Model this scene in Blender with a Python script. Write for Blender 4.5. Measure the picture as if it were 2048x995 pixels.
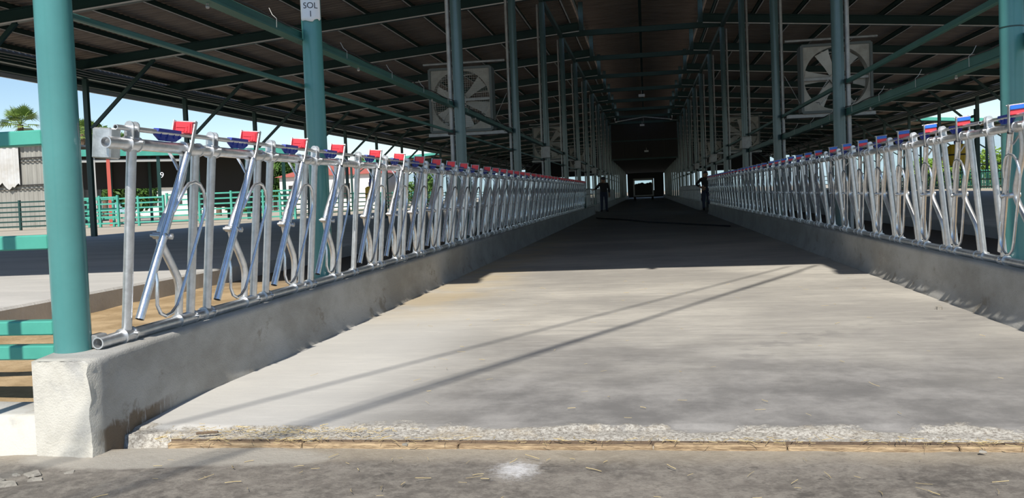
import bpy, math, random
from mathutils import Vector, Matrix, noise

for o in list(bpy.data.objects):
    bpy.data.objects.remove(o)
SC = bpy.context.scene
COL = SC.collection
random.seed(7)

# ------------------------------------------------------------------ camera
F_PX, CY = 1722.24, 458.58
YAW, PITCH, ROLL = -0.1557, -0.0390, -0.0402
CAMZ = 0.946
fw = Vector((math.sin(YAW) * math.cos(PITCH), math.cos(YAW) * math.cos(PITCH), math.sin(PITCH)))
r0 = Vector((math.cos(YAW), -math.sin(YAW), 0))
u0 = r0.cross(fw)
rv = math.cos(ROLL) * r0 + math.sin(ROLL) * u0
uv = -math.sin(ROLL) * r0 + math.cos(ROLL) * u0
cam = bpy.data.cameras.new('camera')
cam.sensor_width = 36.0
cam.lens = F_PX / 2048 * 36.0
cam.shift_y = (CY - 497.5) / 2048
cam.clip_end = 3000
cam.clip_start = 0.05
camo = bpy.data.objects.new('camera', cam)
COL.objects.link(camo)
M4 = Matrix.Identity(4)
for i in range(3):
    M4[i][0], M4[i][1], M4[i][2] = rv[i], uv[i], -fw[i]
M4[2][3] = CAMZ
camo.matrix_world = M4
SC.camera = camo

# ------------------------------------------------------------------ sky, sun, exposure
SUN_EL, SUN_AZ = math.radians(45), math.radians(0.35)
W = bpy.data.worlds.new('World')
SC.world = W
W.use_nodes = True
wn = W.node_tree.nodes
sky = wn.new('ShaderNodeTexSky')
sky.sky_type = 'NISHITA'
sky.sun_disc = False
sky.sun_elevation = SUN_EL
sky.sun_rotation = math.pi - SUN_AZ
sky.air_density = 1.0
sky.dust_density = 0.05
sky.ozone_density = 3.0
W.node_tree.links.new(sky.outputs[0], wn['Background'].inputs[0])
wn['Background'].inputs[1].default_value = 0.125
sd = bpy.data.lights.new('sun', 'SUN')
sd.energy = 5.0
sd.angle = math.radians(0.55)
sd.color = (1.0, 0.95, 0.86)
so = bpy.data.objects.new('sun', sd)
COL.objects.link(so)
sdir = Vector((math.sin(SUN_AZ) * math.cos(SUN_EL), math.cos(SUN_AZ) * math.cos(SUN_EL), -math.sin(SUN_EL)))
so.rotation_euler = sdir.to_track_quat('-Z', 'Y').to_euler()
so.location = (0, -30, 40)
SC.view_settings.view_transform = 'Standard'
SC.view_settings.look = 'None'
SC.view_settings.gamma = 1
SC.view_settings.use_curve_mapping = False
SC.view_settings.exposure = 0.1


# ------------------------------------------------------------------ helpers
class MB:
    def __init__(s):
        s.v = []; s.f = []; s.sm = []; s.mi = []

    def add(s, vs, fs, smooth=False, mi=0):
        b = len(s.v)
        s.v += [tuple(p) for p in vs]
        for f in fs:
            s.f.append([b + i for i in f]); s.sm.append(smooth); s.mi.append(mi)
        return s

    def box(s, x0, x1, y0, y1, z0, z1, mi=0):
        vs = [(x, y, z) for z in (z0, z1) for y in (y0, y1) for x in (x0, x1)]
        return s.add(vs, [(0, 2, 3, 1), (4, 5, 7, 6), (0, 1, 5, 4), (2, 6, 7, 3), (0, 4, 6, 2), (1, 3, 7, 5)], mi=mi)

    def cbox(s, x0, x1, y0, y1, z0, z1, c=0.01, mi=0):
        # chamfered box: stacked octagon-ish rings
        def ring(z, k):
            return [(x0 + c + k, y0 + k, z), (x1 - c - k, y0 + k, z), (x1 - k, y0 + c + k, z), (x1 - k, y1 - c - k, z),
                    (x1 - c - k, y1 - k, z), (x0 + c + k, y1 - k, z), (x0 + k, y1 - c - k, z), (x0 + k, y0 + c + k, z)]
        vs = ring(z0, c) + ring(z0 + c, 0) + ring(z1 - c, 0) + ring(z1, c)
        fs = [tuple(range(7, -1, -1)), tuple(range(24, 32))]
        for k in range(3):
            for i in range(8):
                j = (i + 1) % 8
                fs.append((k * 8 + i, k * 8 + j, k * 8 + 8 + j, k * 8 + 8 + i))
        return s.add(vs, fs, mi=mi)

    def beam(s, p0, p1, w, h, up=(0, 0, 1), mi=0):
        p0, p1 = Vector(p0), Vector(p1)
        d = (p1 - p0).normalized()
        a = d.cross(Vector(up))
        if a.length < 1e-6: a = d.cross(Vector((0, 1, 0)))
        a.normalize(); b = a.cross(d)
        vs = []
        for p in (p0, p1):
            for i, j in ((-1, -1), (1, -1), (1, 1), (-1, 1)):
                vs.append(p + a * (i * w / 2) + b * (j * h / 2))
        return s.add(vs, [(0, 1, 2, 3), (7, 6, 5, 4), (0, 4, 5, 1), (1, 5, 6, 2), (2, 6, 7, 3), (3, 7, 4, 0)], mi=mi)

    def ibeam(s, p0, p1, w, h, t=0.02):
        p0, p1 = Vector(p0), Vector(p1)
        d = (p1 - p0).normalized()
        a = d.cross(Vector((0, 0, 1))).normalized(); b = a.cross(d)
        s.beam(p0 - b * (h / 2 - t / 2), p1 - b * (h / 2 - t / 2), w, t)
        s.beam(p0 + b * (h / 2 - t / 2), p1 + b * (h / 2 - t / 2), w, t)
        s.beam(p0, p1, t, h - 2 * t)
        return s

    def tube(s, path, r, n=8, caps=True, closed=False, squash=1.0, mi=0, up=None):
        P = [Vector(p) for p in path]
        R = r if isinstance(r, (list, tuple)) else [r] * len(P)
        m = len(P); vs = []; prev = None
        for i in range(m):
            if closed: t = P[(i + 1) % m] - P[i - 1]
            else: t = P[min(i + 1, m - 1)] - P[max(i - 1, 0)]
            t.normalize()
            if prev is None:
                a = Vector(up) if up else (Vector((0, 1, 0)) if abs(t.y) < 0.9 else Vector((1, 0, 0)))
                a = (a - t * a.dot(t)).normalized()
            else:
                a = (prev - t * prev.dot(t)).normalized()
            prev = a; b = t.cross(a)
            for k in range(n):
                an = 2 * math.pi * k / n
                vs.append(P[i] + a * (math.cos(an) * R[i] * squash) + b * (math.sin(an) * R[i]))
        fs = []
        for i in range(m if closed else m - 1):
            j = (i + 1) % m
            for k in range(n):
                l = (k + 1) % n
                fs.append((i * n + k, i * n + l, j * n + l, j * n + k))
        s.add(vs, fs, True, mi)
        if caps and not closed:
            s.add(vs[:n], [tuple(range(n - 1, -1, -1))], mi=mi)
            s.add(vs[-n:], [tuple(range(n))], mi=mi)
        return s

    def pipe(s, p0, p1, r, ri, n=14):
        # hollow pipe with visible bore
        p0, p1 = Vector(p0), Vector(p1)
        d = (p1 - p0).normalized()
        dd = d * min(0.12, (p1 - p0).length * 0.3)
        s.tube([p0, p1], r, n, caps=False)
        for a, b in ((p0, p0 + dd), (p1, p1 - dd)):
            s.tube([b, a], ri, n, caps=False)
            ax = Vector((0, 0, 1)) if abs(d.z) < 0.9 else Vector((1, 0, 0))
            u = (ax - d * ax.dot(d)).normalized(); w = d.cross(u)
            vs = []
            for rr in (r, ri):
                for k in range(n):
                    an = 2 * math.pi * k / n
                    vs.append(a + u * math.cos(an) * rr + w * math.sin(an) * rr)
            s.add(vs, [(k, (k + 1) % n, n + (k + 1) % n, n + k) for k in range(n)])
            vs = [b + u * math.cos(2 * math.pi * k / n) * ri + w * math.sin(2 * math.pi * k / n) * ri for k in range(n)]
            s.add(vs, [tuple(range(n))])
        return s

    def prism(s, poly, axis, a, b, mi=0):
        # poly of 2-D points extruded along axis 'x','y','z'
        def mk(p, t):
            return {'x': (t, p[0], p[1]), 'y': (p[0], t, p[1]), 'z': (p[0], p[1], t)}[axis]
        n = len(poly)
        vs = [mk(p, a) for p in poly] + [mk(p, b) for p in poly]
        fs = [tuple(range(n - 1, -1, -1)), tuple(range(n, 2 * n))]
        for i in range(n):
            j = (i + 1) % n
            fs.append((i, j, n + j, n + i))
        return s.add(vs, fs, mi=mi)

    def ball(s, c, rx, ry=None, rz=None, nu=10, nv=6, mi=0):
        ry = ry or rx; rz = rz or rx
        vs = [(c[0], c[1], c[2] - rz)]
        for i in range(1, nv):
            th = math.pi * i / nv
            for k in range(nu):
                ph = 2 * math.pi * k / nu
                vs.append((c[0] + rx * math.sin(th) * math.cos(ph), c[1] + ry * math.sin(th) * math.sin(ph), c[2] - rz * math.cos(th)))
        vs.append((c[0], c[1], c[2] + rz))
        fs = []
        for k in range(nu):
            l = (k + 1) % nu
            fs.append((0, 1 + l, 1 + k))
            for i in range(nv - 2):
                fs.append((1 + i * nu + k, 1 + i * nu + l, 1 + (i + 1) * nu + l, 1 + (i + 1) * nu + k))
            fs.append((1 + (nv - 2) * nu + k, 1 + (nv - 2) * nu + l, len(vs) - 1))
        return s.add(vs, fs, True, mi)

    def mesh(s, name, mats):
        me = bpy.data.meshes.new(name)
        me.from_pydata(s.v, [], s.f)
        me.polygons.foreach_set('use_smooth', s.sm)
        me.polygons.foreach_set('material_index', s.mi)
        for m in (mats if isinstance(mats, (list, tuple)) else [mats]):
            me.materials.append(m)
        me.update()
        return me

    def build(s, name, mats, parent=None, **k):
        return put(name, s.mesh(name, mats), parent, **k)


def put(name, me, parent=None, loc=None, rot=None, label=None, cat=None, group=None, kind=None):
    o = bpy.data.objects.new(name, me)
    COL.objects.link(o)
    if parent: o.parent = parent
    if loc: o.location = loc
    if rot: o.rotation_euler = rot
    tag(o, label, cat, group, kind)
    return o


def tag(o, label=None, cat=None, group=None, kind=None):
    if label: o['label'] = label
    if cat: o['category'] = cat
    if group: o['group'] = group
    if kind: o['kind'] = kind
    return o


def thing(name, loc, label, cat, group=None, rot=None, kind=None):
    return put(name, None, None, loc, rot, label, cat, group, kind)


ORD = ['first', 'second', 'third', 'fourth', 'fifth', 'sixth', 'seventh', 'eighth', 'ninth', 'tenth', 'eleventh', 'twelfth',
       'thirteenth', 'fourteenth', 'fifteenth', 'sixteenth', 'seventeenth', 'eighteenth', 'nineteenth', 'twentieth',
       'twenty-first', 'twenty-second', 'twenty-third', 'twenty-fourth', 'twenty-fifth', 'twenty-sixth', 'twenty-seventh']


# ------------------------------------------------------------------ materials
def mat(name, col, rough=0.6, metal=0.0, var=None, scale=6.0, bump=0.0, bscale=60.0, stretch=(1, 1, 1), spec=None, rvar=0.0):
    m = bpy.data.materials.new(name)
    m.use_nodes = True
    nt = m.node_tree; N = nt.nodes; L = nt.links
    b = N['Principled BSDF']
    b.inputs['Base Color'].default_value = (*col, 1)
    b.inputs['Roughness'].default_value = rough
    b.inputs['Metallic'].default_value = metal
    if spec is not None: b.inputs['Specular IOR Level'].default_value = spec
    if var or bump or rvar:
        geo = N.new('ShaderNodeNewGeometry')
        mp = N.new('ShaderNodeMapping')
        mp.inputs['Scale'].default_value = stretch
        L.new(geo.outputs['Position'], mp.inputs['Vector'])
    if var:
        nz = N.new('ShaderNodeTexNoise')
        nz.inputs['Scale'].default_value = scale
        nz.inputs['Detail'].default_value = 6
        nz.inputs['Roughness'].default_value = 0.65
        L.new(mp.outputs[0], nz.inputs['Vector'])
        cr = N.new('ShaderNodeValToRGB')
        cr.color_ramp.elements[0].position = 0.32
        cr.color_ramp.elements[1].position = 0.68
        cr.color_ramp.elements[0].color = (*var, 1)
        cr.color_ramp.elements[1].color = (*col, 1)
        L.new(nz.outputs['Fac'], cr.inputs[0])
        L.new(cr.outputs[0], b.inputs['Base Color'])
        if rvar:
            mr = N.new('ShaderNodeMapRange')
            mr.inputs['To Min'].default_value = rough - rvar
            mr.inputs['To Max'].default_value = rough + rvar
            L.new(nz.outputs['Fac'], mr.inputs['Value'])
            L.new(mr.outputs[0], b.inputs['Roughness'])
    if bump:
        nb = N.new('ShaderNodeTexNoise')
        nb.inputs['Scale'].default_value = bscale
        nb.inputs['Detail'].default_value = 5
        L.new(mp.outputs[0], nb.inputs['Vector'])
        bp = N.new('ShaderNodeBump')
        bp.inputs['Strength'].default_value = bump
        bp.inputs['Distance'].default_value = 0.02
        L.new(nb.outputs['Fac'], bp.inputs['Height'])
        L.new(bp.outputs[0], b.inputs['Normal'])
    return m


class NT:
    """small node-graph helper for the layered ground materials"""
    def __init__(s, name, rough=0.85):
        s.m = bpy.data.materials.new(name); s.m.use_nodes = True
        s.t = s.m.node_tree; s.N = s.t.nodes; s.L = s.t.links
        s.b = s.N['Principled BSDF']; s.b.inputs['Roughness'].default_value = rough
        g = s.N.new('ShaderNodeNewGeometry'); s.pos = g.outputs['Position']
        sx = s.N.new('ShaderNodeSeparateXYZ'); s.L.new(s.pos, sx.inputs[0])
        s.x, s.y, s.z = sx.outputs

    def noise(s, scale, detail=6, rough=0.6, stretch=(1, 1, 1), off=(0, 0, 0)):
        mp = s.N.new('ShaderNodeMapping'); mp.inputs['Scale'].default_value = stretch; mp.inputs['Location'].default_value = off
        s.L.new(s.pos, mp.inputs[0])
        n = s.N.new('ShaderNodeTexNoise'); n.inputs['Scale'].default_value = scale
        n.inputs['Detail'].default_value = detail; n.inputs['Roughness'].default_value = rough
        s.L.new(mp.outputs[0], n.inputs['Vector'])
        return n.outputs['Fac']

    def ramp(s, v, a, b):
        r = s.N.new('ShaderNodeMapRange'); r.interpolation_type = 'SMOOTHSTEP'
        r.inputs['From Min'].default_value = a; r.inputs['From Max'].default_value = b
        s.L.new(v, r.inputs['Value'])
        return r.outputs[0]

    def op(s, o, a, b=None):
        n = s.N.new('ShaderNodeMath'); n.operation = o
        for i, v in enumerate((a, b)):
            if v is None: continue
            if isinstance(v, (int, float)): n.inputs[i].default_value = v
            else: s.L.new(v, n.inputs[i])
        return n.outputs[0]

    def mix(s, fac, a, b):
        n = s.N.new('ShaderNodeMix'); n.data_type = 'RGBA'
        if isinstance(fac, (int, float)): n.inputs[0].default_value = fac
        else: s.L.new(fac, n.inputs[0])
        for i, v in ((6, a), (7, b)):
            if isinstance(v, tuple): n.inputs[i].default_value = (*v, 1)
            else: s.L.new(v, n.inputs[i])
        return n.outputs[2]

    def spot(s, cx, cy, rx, ry):
        dx = s.op('DIVIDE', s.op('SUBTRACT', s.x, cx), rx); dy = s.op('DIVIDE', s.op('SUBTRACT', s.y, cy), ry)
        return s.op('SQRT', s.op('ADD', s.op('MULTIPLY', dx, dx), s.op('MULTIPLY', dy, dy)))

    def done(s, colour, h=None, strength=0.4, dist=0.01):
        s.L.new(colour, s.b.inputs['Base Color'])
        if h is not None:
            bp = s.N.new('ShaderNodeBump'); bp.inputs['Strength'].default_value = strength; bp.inputs['Distance'].default_value = dist
            s.L.new(h, bp.inputs['Height']); s.L.new(bp.outputs[0], s.b.inputs['Normal'])
        return s.m


def alley_material():
    g = NT('alley_concrete', 0.8)
    base = g.mix(g.ramp(g.noise(0.55, 5, 0.6, (0.7, 1, 1)), 0.35, 0.68), (0.36, 0.34, 0.31), (0.60, 0.565, 0.50))
    st = g.ramp(g.noise(3.0, 8, 0.7, (0.35, 2.6, 1)), 0.42, 0.75)
    base = g.mix(g.op('MULTIPLY', st, 0.55), base, (0.27, 0.255, 0.24))
    base = g.mix(g.op('MULTIPLY', g.ramp(g.noise(16, 8, 0.8, (0.5, 2.2, 1)), 0.40, 0.70), 0.42), base, (0.26, 0.24, 0.22))
    base = g.mix(g.op('MULTIPLY', g.ramp(g.noise(7, 8, 0.75, (0.4, 2.6, 1), (5, 3, 0)), 0.52, 0.72), 0.45), base, (0.68, 0.64, 0.58))
    # trampled grey zone near the threshold
    gz = g.op('MULTIPLY', g.ramp(g.op('ADD', g.y, g.op('MULTIPLY', g.noise(0.8, 4), 3.4)), 8.3, 5.6), g.ramp(g.x, -1.9, -0.6))
    base = g.mix(g.op('MULTIPLY', gz, 0.88), base, g.mix(g.ramp(g.noise(2.2, 7, 0.7), 0.35, 0.7), (0.15, 0.145, 0.14), (0.33, 0.315, 0.30)))
    # tyre arcs
    ring = g.op('ABSOLUTE', g.op('SUBTRACT', g.spot(2.6, 4.3, 2.2, 2.2), 1.0))
    base = g.mix(g.op('MULTIPLY', g.op('MULTIPLY', g.ramp(ring, 0.09, 0.02), g.ramp(g.noise(4, 5), 0.45, 0.6)), 0.5), base, (0.22, 0.21, 0.20))
    # pale chalky tone along the left edge and ochre dust at the curbs
    base = g.mix(g.op('MULTIPLY', g.op('MULTIPLY', g.ramp(g.x, -0.9, -1.8), g.ramp(g.y, 8.5, 6.0)), 0.55), base, (0.66, 0.65, 0.62))
    oc = g.op('MULTIPLY', g.ramp(g.x, -1.2, -2.0), g.ramp(g.y, 6.0, 8.5))
    base = g.mix(g.op('MULTIPLY', g.op('MULTIPLY', oc, g.ramp(g.noise(1.6, 5), 0.3, 0.6)), 0.55), base, (0.56, 0.44, 0.26))
    # broken pale edge
    edge = g.op('ADD', g.y, g.op('MULTIPLY', g.op('SUBTRACT', g.noise(2.2, 8, 0.75), 0.5), 0.58))
    em = g.op('MULTIPLY', g.ramp(edge, 3.64, 3.60), g.ramp(g.noise(1.3, 6, 0.7, (1, 1, 1), (8, 0, 0)), 0.30, 0.42))
    rub = g.mix(g.ramp(g.noise(60, 6, 0.8), 0.36, 0.62), (0.20, 0.175, 0.145), (0.58, 0.55, 0.49))
    rub = g.mix(g.op('MULTIPLY', g.ramp(g.noise(5, 5, 0.7), 0.5, 0.7), 0.5), rub, (0.42, 0.34, 0.23))
    base = g.mix(em, base, rub)
    # shade of the barn interior painted into the floor further in
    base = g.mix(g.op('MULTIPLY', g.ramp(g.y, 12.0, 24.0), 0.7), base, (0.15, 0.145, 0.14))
    h = g.op('ADD', g.op('MULTIPLY', g.noise(40, 5, 0.7), 0.5), g.op('MULTIPLY', g.op('MULTIPLY', em, g.noise(60, 4, 0.7)), 2.0))
    return g.done(base, h, 0.35, 0.008)


def yard_material():
    g = NT('yard_ground', 0.9)
    base = g.mix(g.ramp(g.noise(1.6, 7, 0.65), 0.35, 0.68), (0.125, 0.11, 0.095), (0.265, 0.235, 0.20))
    base = g.mix(g.op('MULTIPLY', g.ramp(g.noise(14, 6, 0.75), 0.4, 0.62), 0.5), base, (0.33, 0.30, 0.255))
    base = g.mix(g.op('MULTIPLY', g.ramp(g.noise(7, 4, 0.6, (1, 1, 1), (4, 1, 0)), 0.60, 0.68), 0.8), base, (0.09, 0.08, 0.07))
    base = g.mix(g.op('MULTIPLY', g.ramp(g.noise(38, 7, 0.8), 0.48, 0.66), 0.55), base, (0.10, 0.088, 0.075))
    # ochre dust next to the threshold
    d = g.op('ADD', g.y, g.op('MULTIPLY', g.noise(2.0, 5), 0.25))
    base = g.mix(g.op('MULTIPLY', g.ramp(d, 3.26, 3.46), 0.5), base, (0.46, 0.39, 0.29))
    # smooth cement apron by the pier
    ap = g.op('ADD', g.spot(-1.98, 3.25, 0.75, 0.16), g.op('MULTIPLY', g.noise(6, 4), 0.5))
    base = g.mix(g.op('MULTIPLY', g.ramp(ap, 1.3, 1.0), 0.8), base, (0.40, 0.37, 0.32))
    # spilled white powder
    p = g.op('ADD', g.spot(-0.51, 3.12, 0.09, 0.12), g.op('MULTIPLY', g.op('SUBTRACT', g.noise(30, 8, 0.85), 0.5), 3.2))
    base = g.mix(g.op('MULTIPLY', g.ramp(p, 1.3, -0.1), 0.85), base, (0.72, 0.71, 0.71))
    h = g.op('ADD', g.noise(45, 6, 0.75), g.op('MULTIPLY', g.noise(9, 4), 1.5))
    return g.done(base, h, 0.55, 0.012)


def wall_material():
    g = NT('curb_concrete', 0.85)
    base = g.mix(g.ramp(g.noise(1.8, 6, 0.65, (1, 0.7, 1.3)), 0.35, 0.65), (0.33, 0.315, 0.285), (0.46, 0.45, 0.425))
    blot = g.op('MULTIPLY', g.ramp(g.noise(4.0, 6, 0.7, (1, 0.8, 1.2), (3, 2, 0)), 0.56, 0.66), g.ramp(g.z, 0.29, 0.18))
    base = g.mix(g.op('MULTIPLY', blot, 0.65), base, (0.22, 0.19, 0.145))
    wet = g.op('MULTIPLY', g.ramp(g.op('ADD', g.z, g.op('MULTIPLY', g.noise(9, 5), 0.12)), 0.095, 0.065), g.ramp(g.y, 4.05, 3.75))
    wet = g.op('MULTIPLY', wet, g.ramp(g.y, 3.28, 3.32))
    wet = g.op('MULTIPLY', wet, g.ramp(g.noise(11, 4, 0.6, (1, 2, 0.5)), 0.62, 0.52))
    base = g.mix(g.op('MULTIPLY', wet, 0.85), base, (0.15, 0.10, 0.055))
    # limewash on the pier face
    lw = g.op('MULTIPLY', g.ramp(g.y, 3.36, 3.30), g.ramp(g.noise(6, 5, 0.6), 0.3, 0.55))
    base = g.mix(g.op('MULTIPLY', lw, 0.75), base, (0.66, 0.63, 0.55))
    # darker tone deeper inside
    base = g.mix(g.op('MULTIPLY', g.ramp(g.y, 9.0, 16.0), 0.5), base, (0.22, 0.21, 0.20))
    return g.done(base, g.op('ADD', g.noise(30, 6, 0.7), g.op('MULTIPLY', g.noise(120, 3), 0.6)), 0.45, 0.008)


def soil_material():
    g = NT('lane_soil', 0.95)
    base = g.mix(g.ramp(g.noise(2.5, 6, 0.65), 0.35, 0.65), (0.36, 0.25, 0.13), (0.56, 0.41, 0.24))
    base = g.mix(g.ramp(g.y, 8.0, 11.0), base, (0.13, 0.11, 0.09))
    return g.done(base, g.noise(25, 6, 0.75), 0.6, 0.02)


def galv_material(name, col, dark, rough):
    m = mat(name, col, rough, 0.85, dark, 22, 0.05, 90, rvar=0.09)
    return m


M = dict(
    galv=galv_material('galvanized_steel', (0.80, 0.81, 0.82), (0.60, 0.61, 0.62), 0.40),
    zinc=galv_material('bright_zinc', (0.84, 0.86, 0.89), (0.62, 0.66, 0.72), 0.24),
    bore=mat('pipe_bore', (0.12, 0.11, 0.10), 0.8, 0.3),
    red=mat('red_plastic', (0.80, 0.055, 0.075), 0.4),
    blue=mat('blue_plastic', (0.022, 0.045, 0.33), 0.4),
    lblue=mat('light_blue_plastic', (0.03, 0.16, 0.62), 0.35),
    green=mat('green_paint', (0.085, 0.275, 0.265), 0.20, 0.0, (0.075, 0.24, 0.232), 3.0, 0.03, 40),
    gdark=mat('shade_darkened_green', (0.016, 0.058, 0.052), 0.45, 0.0, (0.012, 0.045, 0.04), 2.0),  # same green darkened to paint in roof shade; also on dark fittings
    gshade=mat('shaded_green_paint', (0.075, 0.135, 0.145), 0.20, 0.0, (0.06, 0.11, 0.118), 3.0, 0.03, 40),  # darker, greyer copy of the green, painting in the shade deeper inside
    railg=mat('rail_green_paint', (0.045, 0.135, 0.12), 0.4, 0.0, (0.035, 0.11, 0.095), 3.0),
    grail=mat('pale_green_paint', (0.085, 0.40, 0.31), 0.45, 0.0, (0.06, 0.31, 0.24), 3.0),
    steel=mat('dull_steel', (0.38, 0.39, 0.39), 0.5, 0.4, (0.26, 0.26, 0.26), 8.0),
    flange=mat('bounce_lit_flange', (0.85, 0.84, 0.80), 0.6, 0.0, (0.7, 0.68, 0.64), 3.0),  # near-white colour paints in the ground light caught by lower flanges
    wire=mat('pale_wire', (0.45, 0.45, 0.42), 0.6),
    sheet=mat('roof_sheet', (0.34, 0.275, 0.22), 0.7, 0.0, (0.22, 0.18, 0.15), 1.4, stretch=(0.5, 3, 1)),
    sheet_top=mat('eave_sheet', (0.55, 0.55, 0.54), 0.6, 0.2),
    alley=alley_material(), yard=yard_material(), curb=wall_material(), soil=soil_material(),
    plat=mat('platform_concrete', (0.62, 0.60, 0.57), 0.85, 0, (0.47, 0.46, 0.44), 1.2, 0.3, 25, (0.4, 1.5, 1)),
    earth=mat('dry_earth', (0.52, 0.45, 0.35), 0.95, 0, (0.42, 0.36, 0.28), 0.5, 0.4, 8),
    fan_grey=mat('fan_grey', (0.40, 0.39, 0.36), 0.55, 0.1, (0.27, 0.26, 0.23), 5.0),
    fan_dark=mat('fan_frame', (0.09, 0.11, 0.11), 0.5, 0.4, (0.10, 0.11, 0.11), 5.0),
    fan_blade=mat('fan_blade', (0.48, 0.48, 0.46), 0.45, 0.2, (0.40, 0.40, 0.38), 6.0),
    white=mat('white_plate', (0.80, 0.82, 0.85), 0.5),
    black=mat('black_ink', (0.035, 0.035, 0.045), 0.6),
    rubber=mat('black_rubber', (0.018, 0.018, 0.02), 0.7),
    wood=mat('raw_timber', (0.54, 0.40, 0.24), 0.9, 0, (0.20, 0.13, 0.075), 22.0, 0.5, 60, (0.6, 4, 4)),
    straw=mat('straw', (0.70, 0.56, 0.30), 0.8, 0, (0.50, 0.38, 0.18), 20),
    chip=mat('concrete_chip', (0.36, 0.335, 0.29), 0.9, 0, (0.25, 0.23, 0.20), 14, 0.4, 60),
    yellow=mat('yellow_plastic', (0.75, 0.47, 0.02), 0.5),
    leaf=mat('leaf_green', (0.10, 0.20, 0.035), 0.6, 0, (0.045, 0.10, 0.015), 2.0),
    bright_leaf=mat('bright_green_leaf', (0.30, 0.46, 0.06), 0.6, 0, (0.14, 0.26, 0.03), 2.0),  # brighter green foliage of the hedge and the low tree
    palm=mat('palm_leaf', (0.26, 0.36, 0.09), 0.5, 0, (0.12, 0.20, 0.04), 2.0),
    bark=mat('bark', (0.20, 0.14, 0.09), 0.9, 0, (0.10, 0.07, 0.05), 9.0, 0.5, 20),
    corr=mat('corrugated_wall', (0.40, 0.39, 0.35), 0.55, 0.2, (0.28, 0.27, 0.24), 1.0, stretch=(2, 2, 0.3)),
    corr_w=mat('pale_corrugated_sheet', (0.66, 0.66, 0.65), 0.5, 0.2, (0.5, 0.47, 0.42), 1.2),
    redpost=mat('red_post_paint', (0.55, 0.11, 0.08), 0.6),
    greypost=mat('grey_post_paint', (0.42, 0.42, 0.40), 0.6),
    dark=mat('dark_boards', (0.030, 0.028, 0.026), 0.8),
    plaster=mat('white_plaster', (0.78, 0.76, 0.72), 0.8, 0, (0.68, 0.66, 0.62), 0.6),
    tile=mat('red_roof', (0.42, 0.11, 0.09), 0.7),
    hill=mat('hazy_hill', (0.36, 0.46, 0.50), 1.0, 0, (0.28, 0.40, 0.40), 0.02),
    skin=mat('skin', (0.30, 0.17, 0.11), 0.6),
    shirt=mat('dark_shirt', (0.012, 0.012, 0.015), 0.8),
    jeans=mat('navy_jeans', (0.016, 0.022, 0.045), 0.85),
    shoe=mat('black_shoe', (0.012, 0.011, 0.01), 0.6),
    van=mat('grey_van_paint', (0.30, 0.31, 0.32), 0.35, 0.2),
    glass=None,
    lamp=mat('lamp_housing', (0.62, 0.63, 0.62), 0.5),
)
gm = bpy.data.materials.new('clear_glass'); gm.use_nodes = True
gb = gm.node_tree.nodes['Principled BSDF']
gb.inputs['Base Color'].default_value = (0.9, 0.95, 0.95, 1); gb.inputs['Roughness'].default_value = 0.02
gb.inputs['Transmission Weight'].default_value = 1.0; gb.inputs['IOR'].default_value = 1.05
M['glass'] = gm

# ------------------------------------------------------------------ dimensions (metres)
BAY = 5.5
LU = BAY / 7.25            # one feeding place
JG = LU * 0.25             # joint between panels
XC = 2.59                  # column rows
ZB, XB = 0.357, 2.468      # bottom rail
ZT, XT = 1.265, 2.385       # top rail
TILT = math.atan2(XB - XT, ZT - ZB)
WTOP = 0.326
XW = 2.385                 # curb face
XO = 16.06                 # outer posts
ZPLAT, ZLANE = 0.25, 0.07
XK = 4.86                  # kerb of the raised platform
YEND = 122.0
ZF = -0.044                # alley floor level
GABLE = 67.1
FR = [6.61 + BAY * k for k in range(21)]


def nz(x, y, z, s, seed=0.0):
    return noise.noise(Vector((x * s + seed, y * s + seed * 1.7, z * s - seed)))


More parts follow.
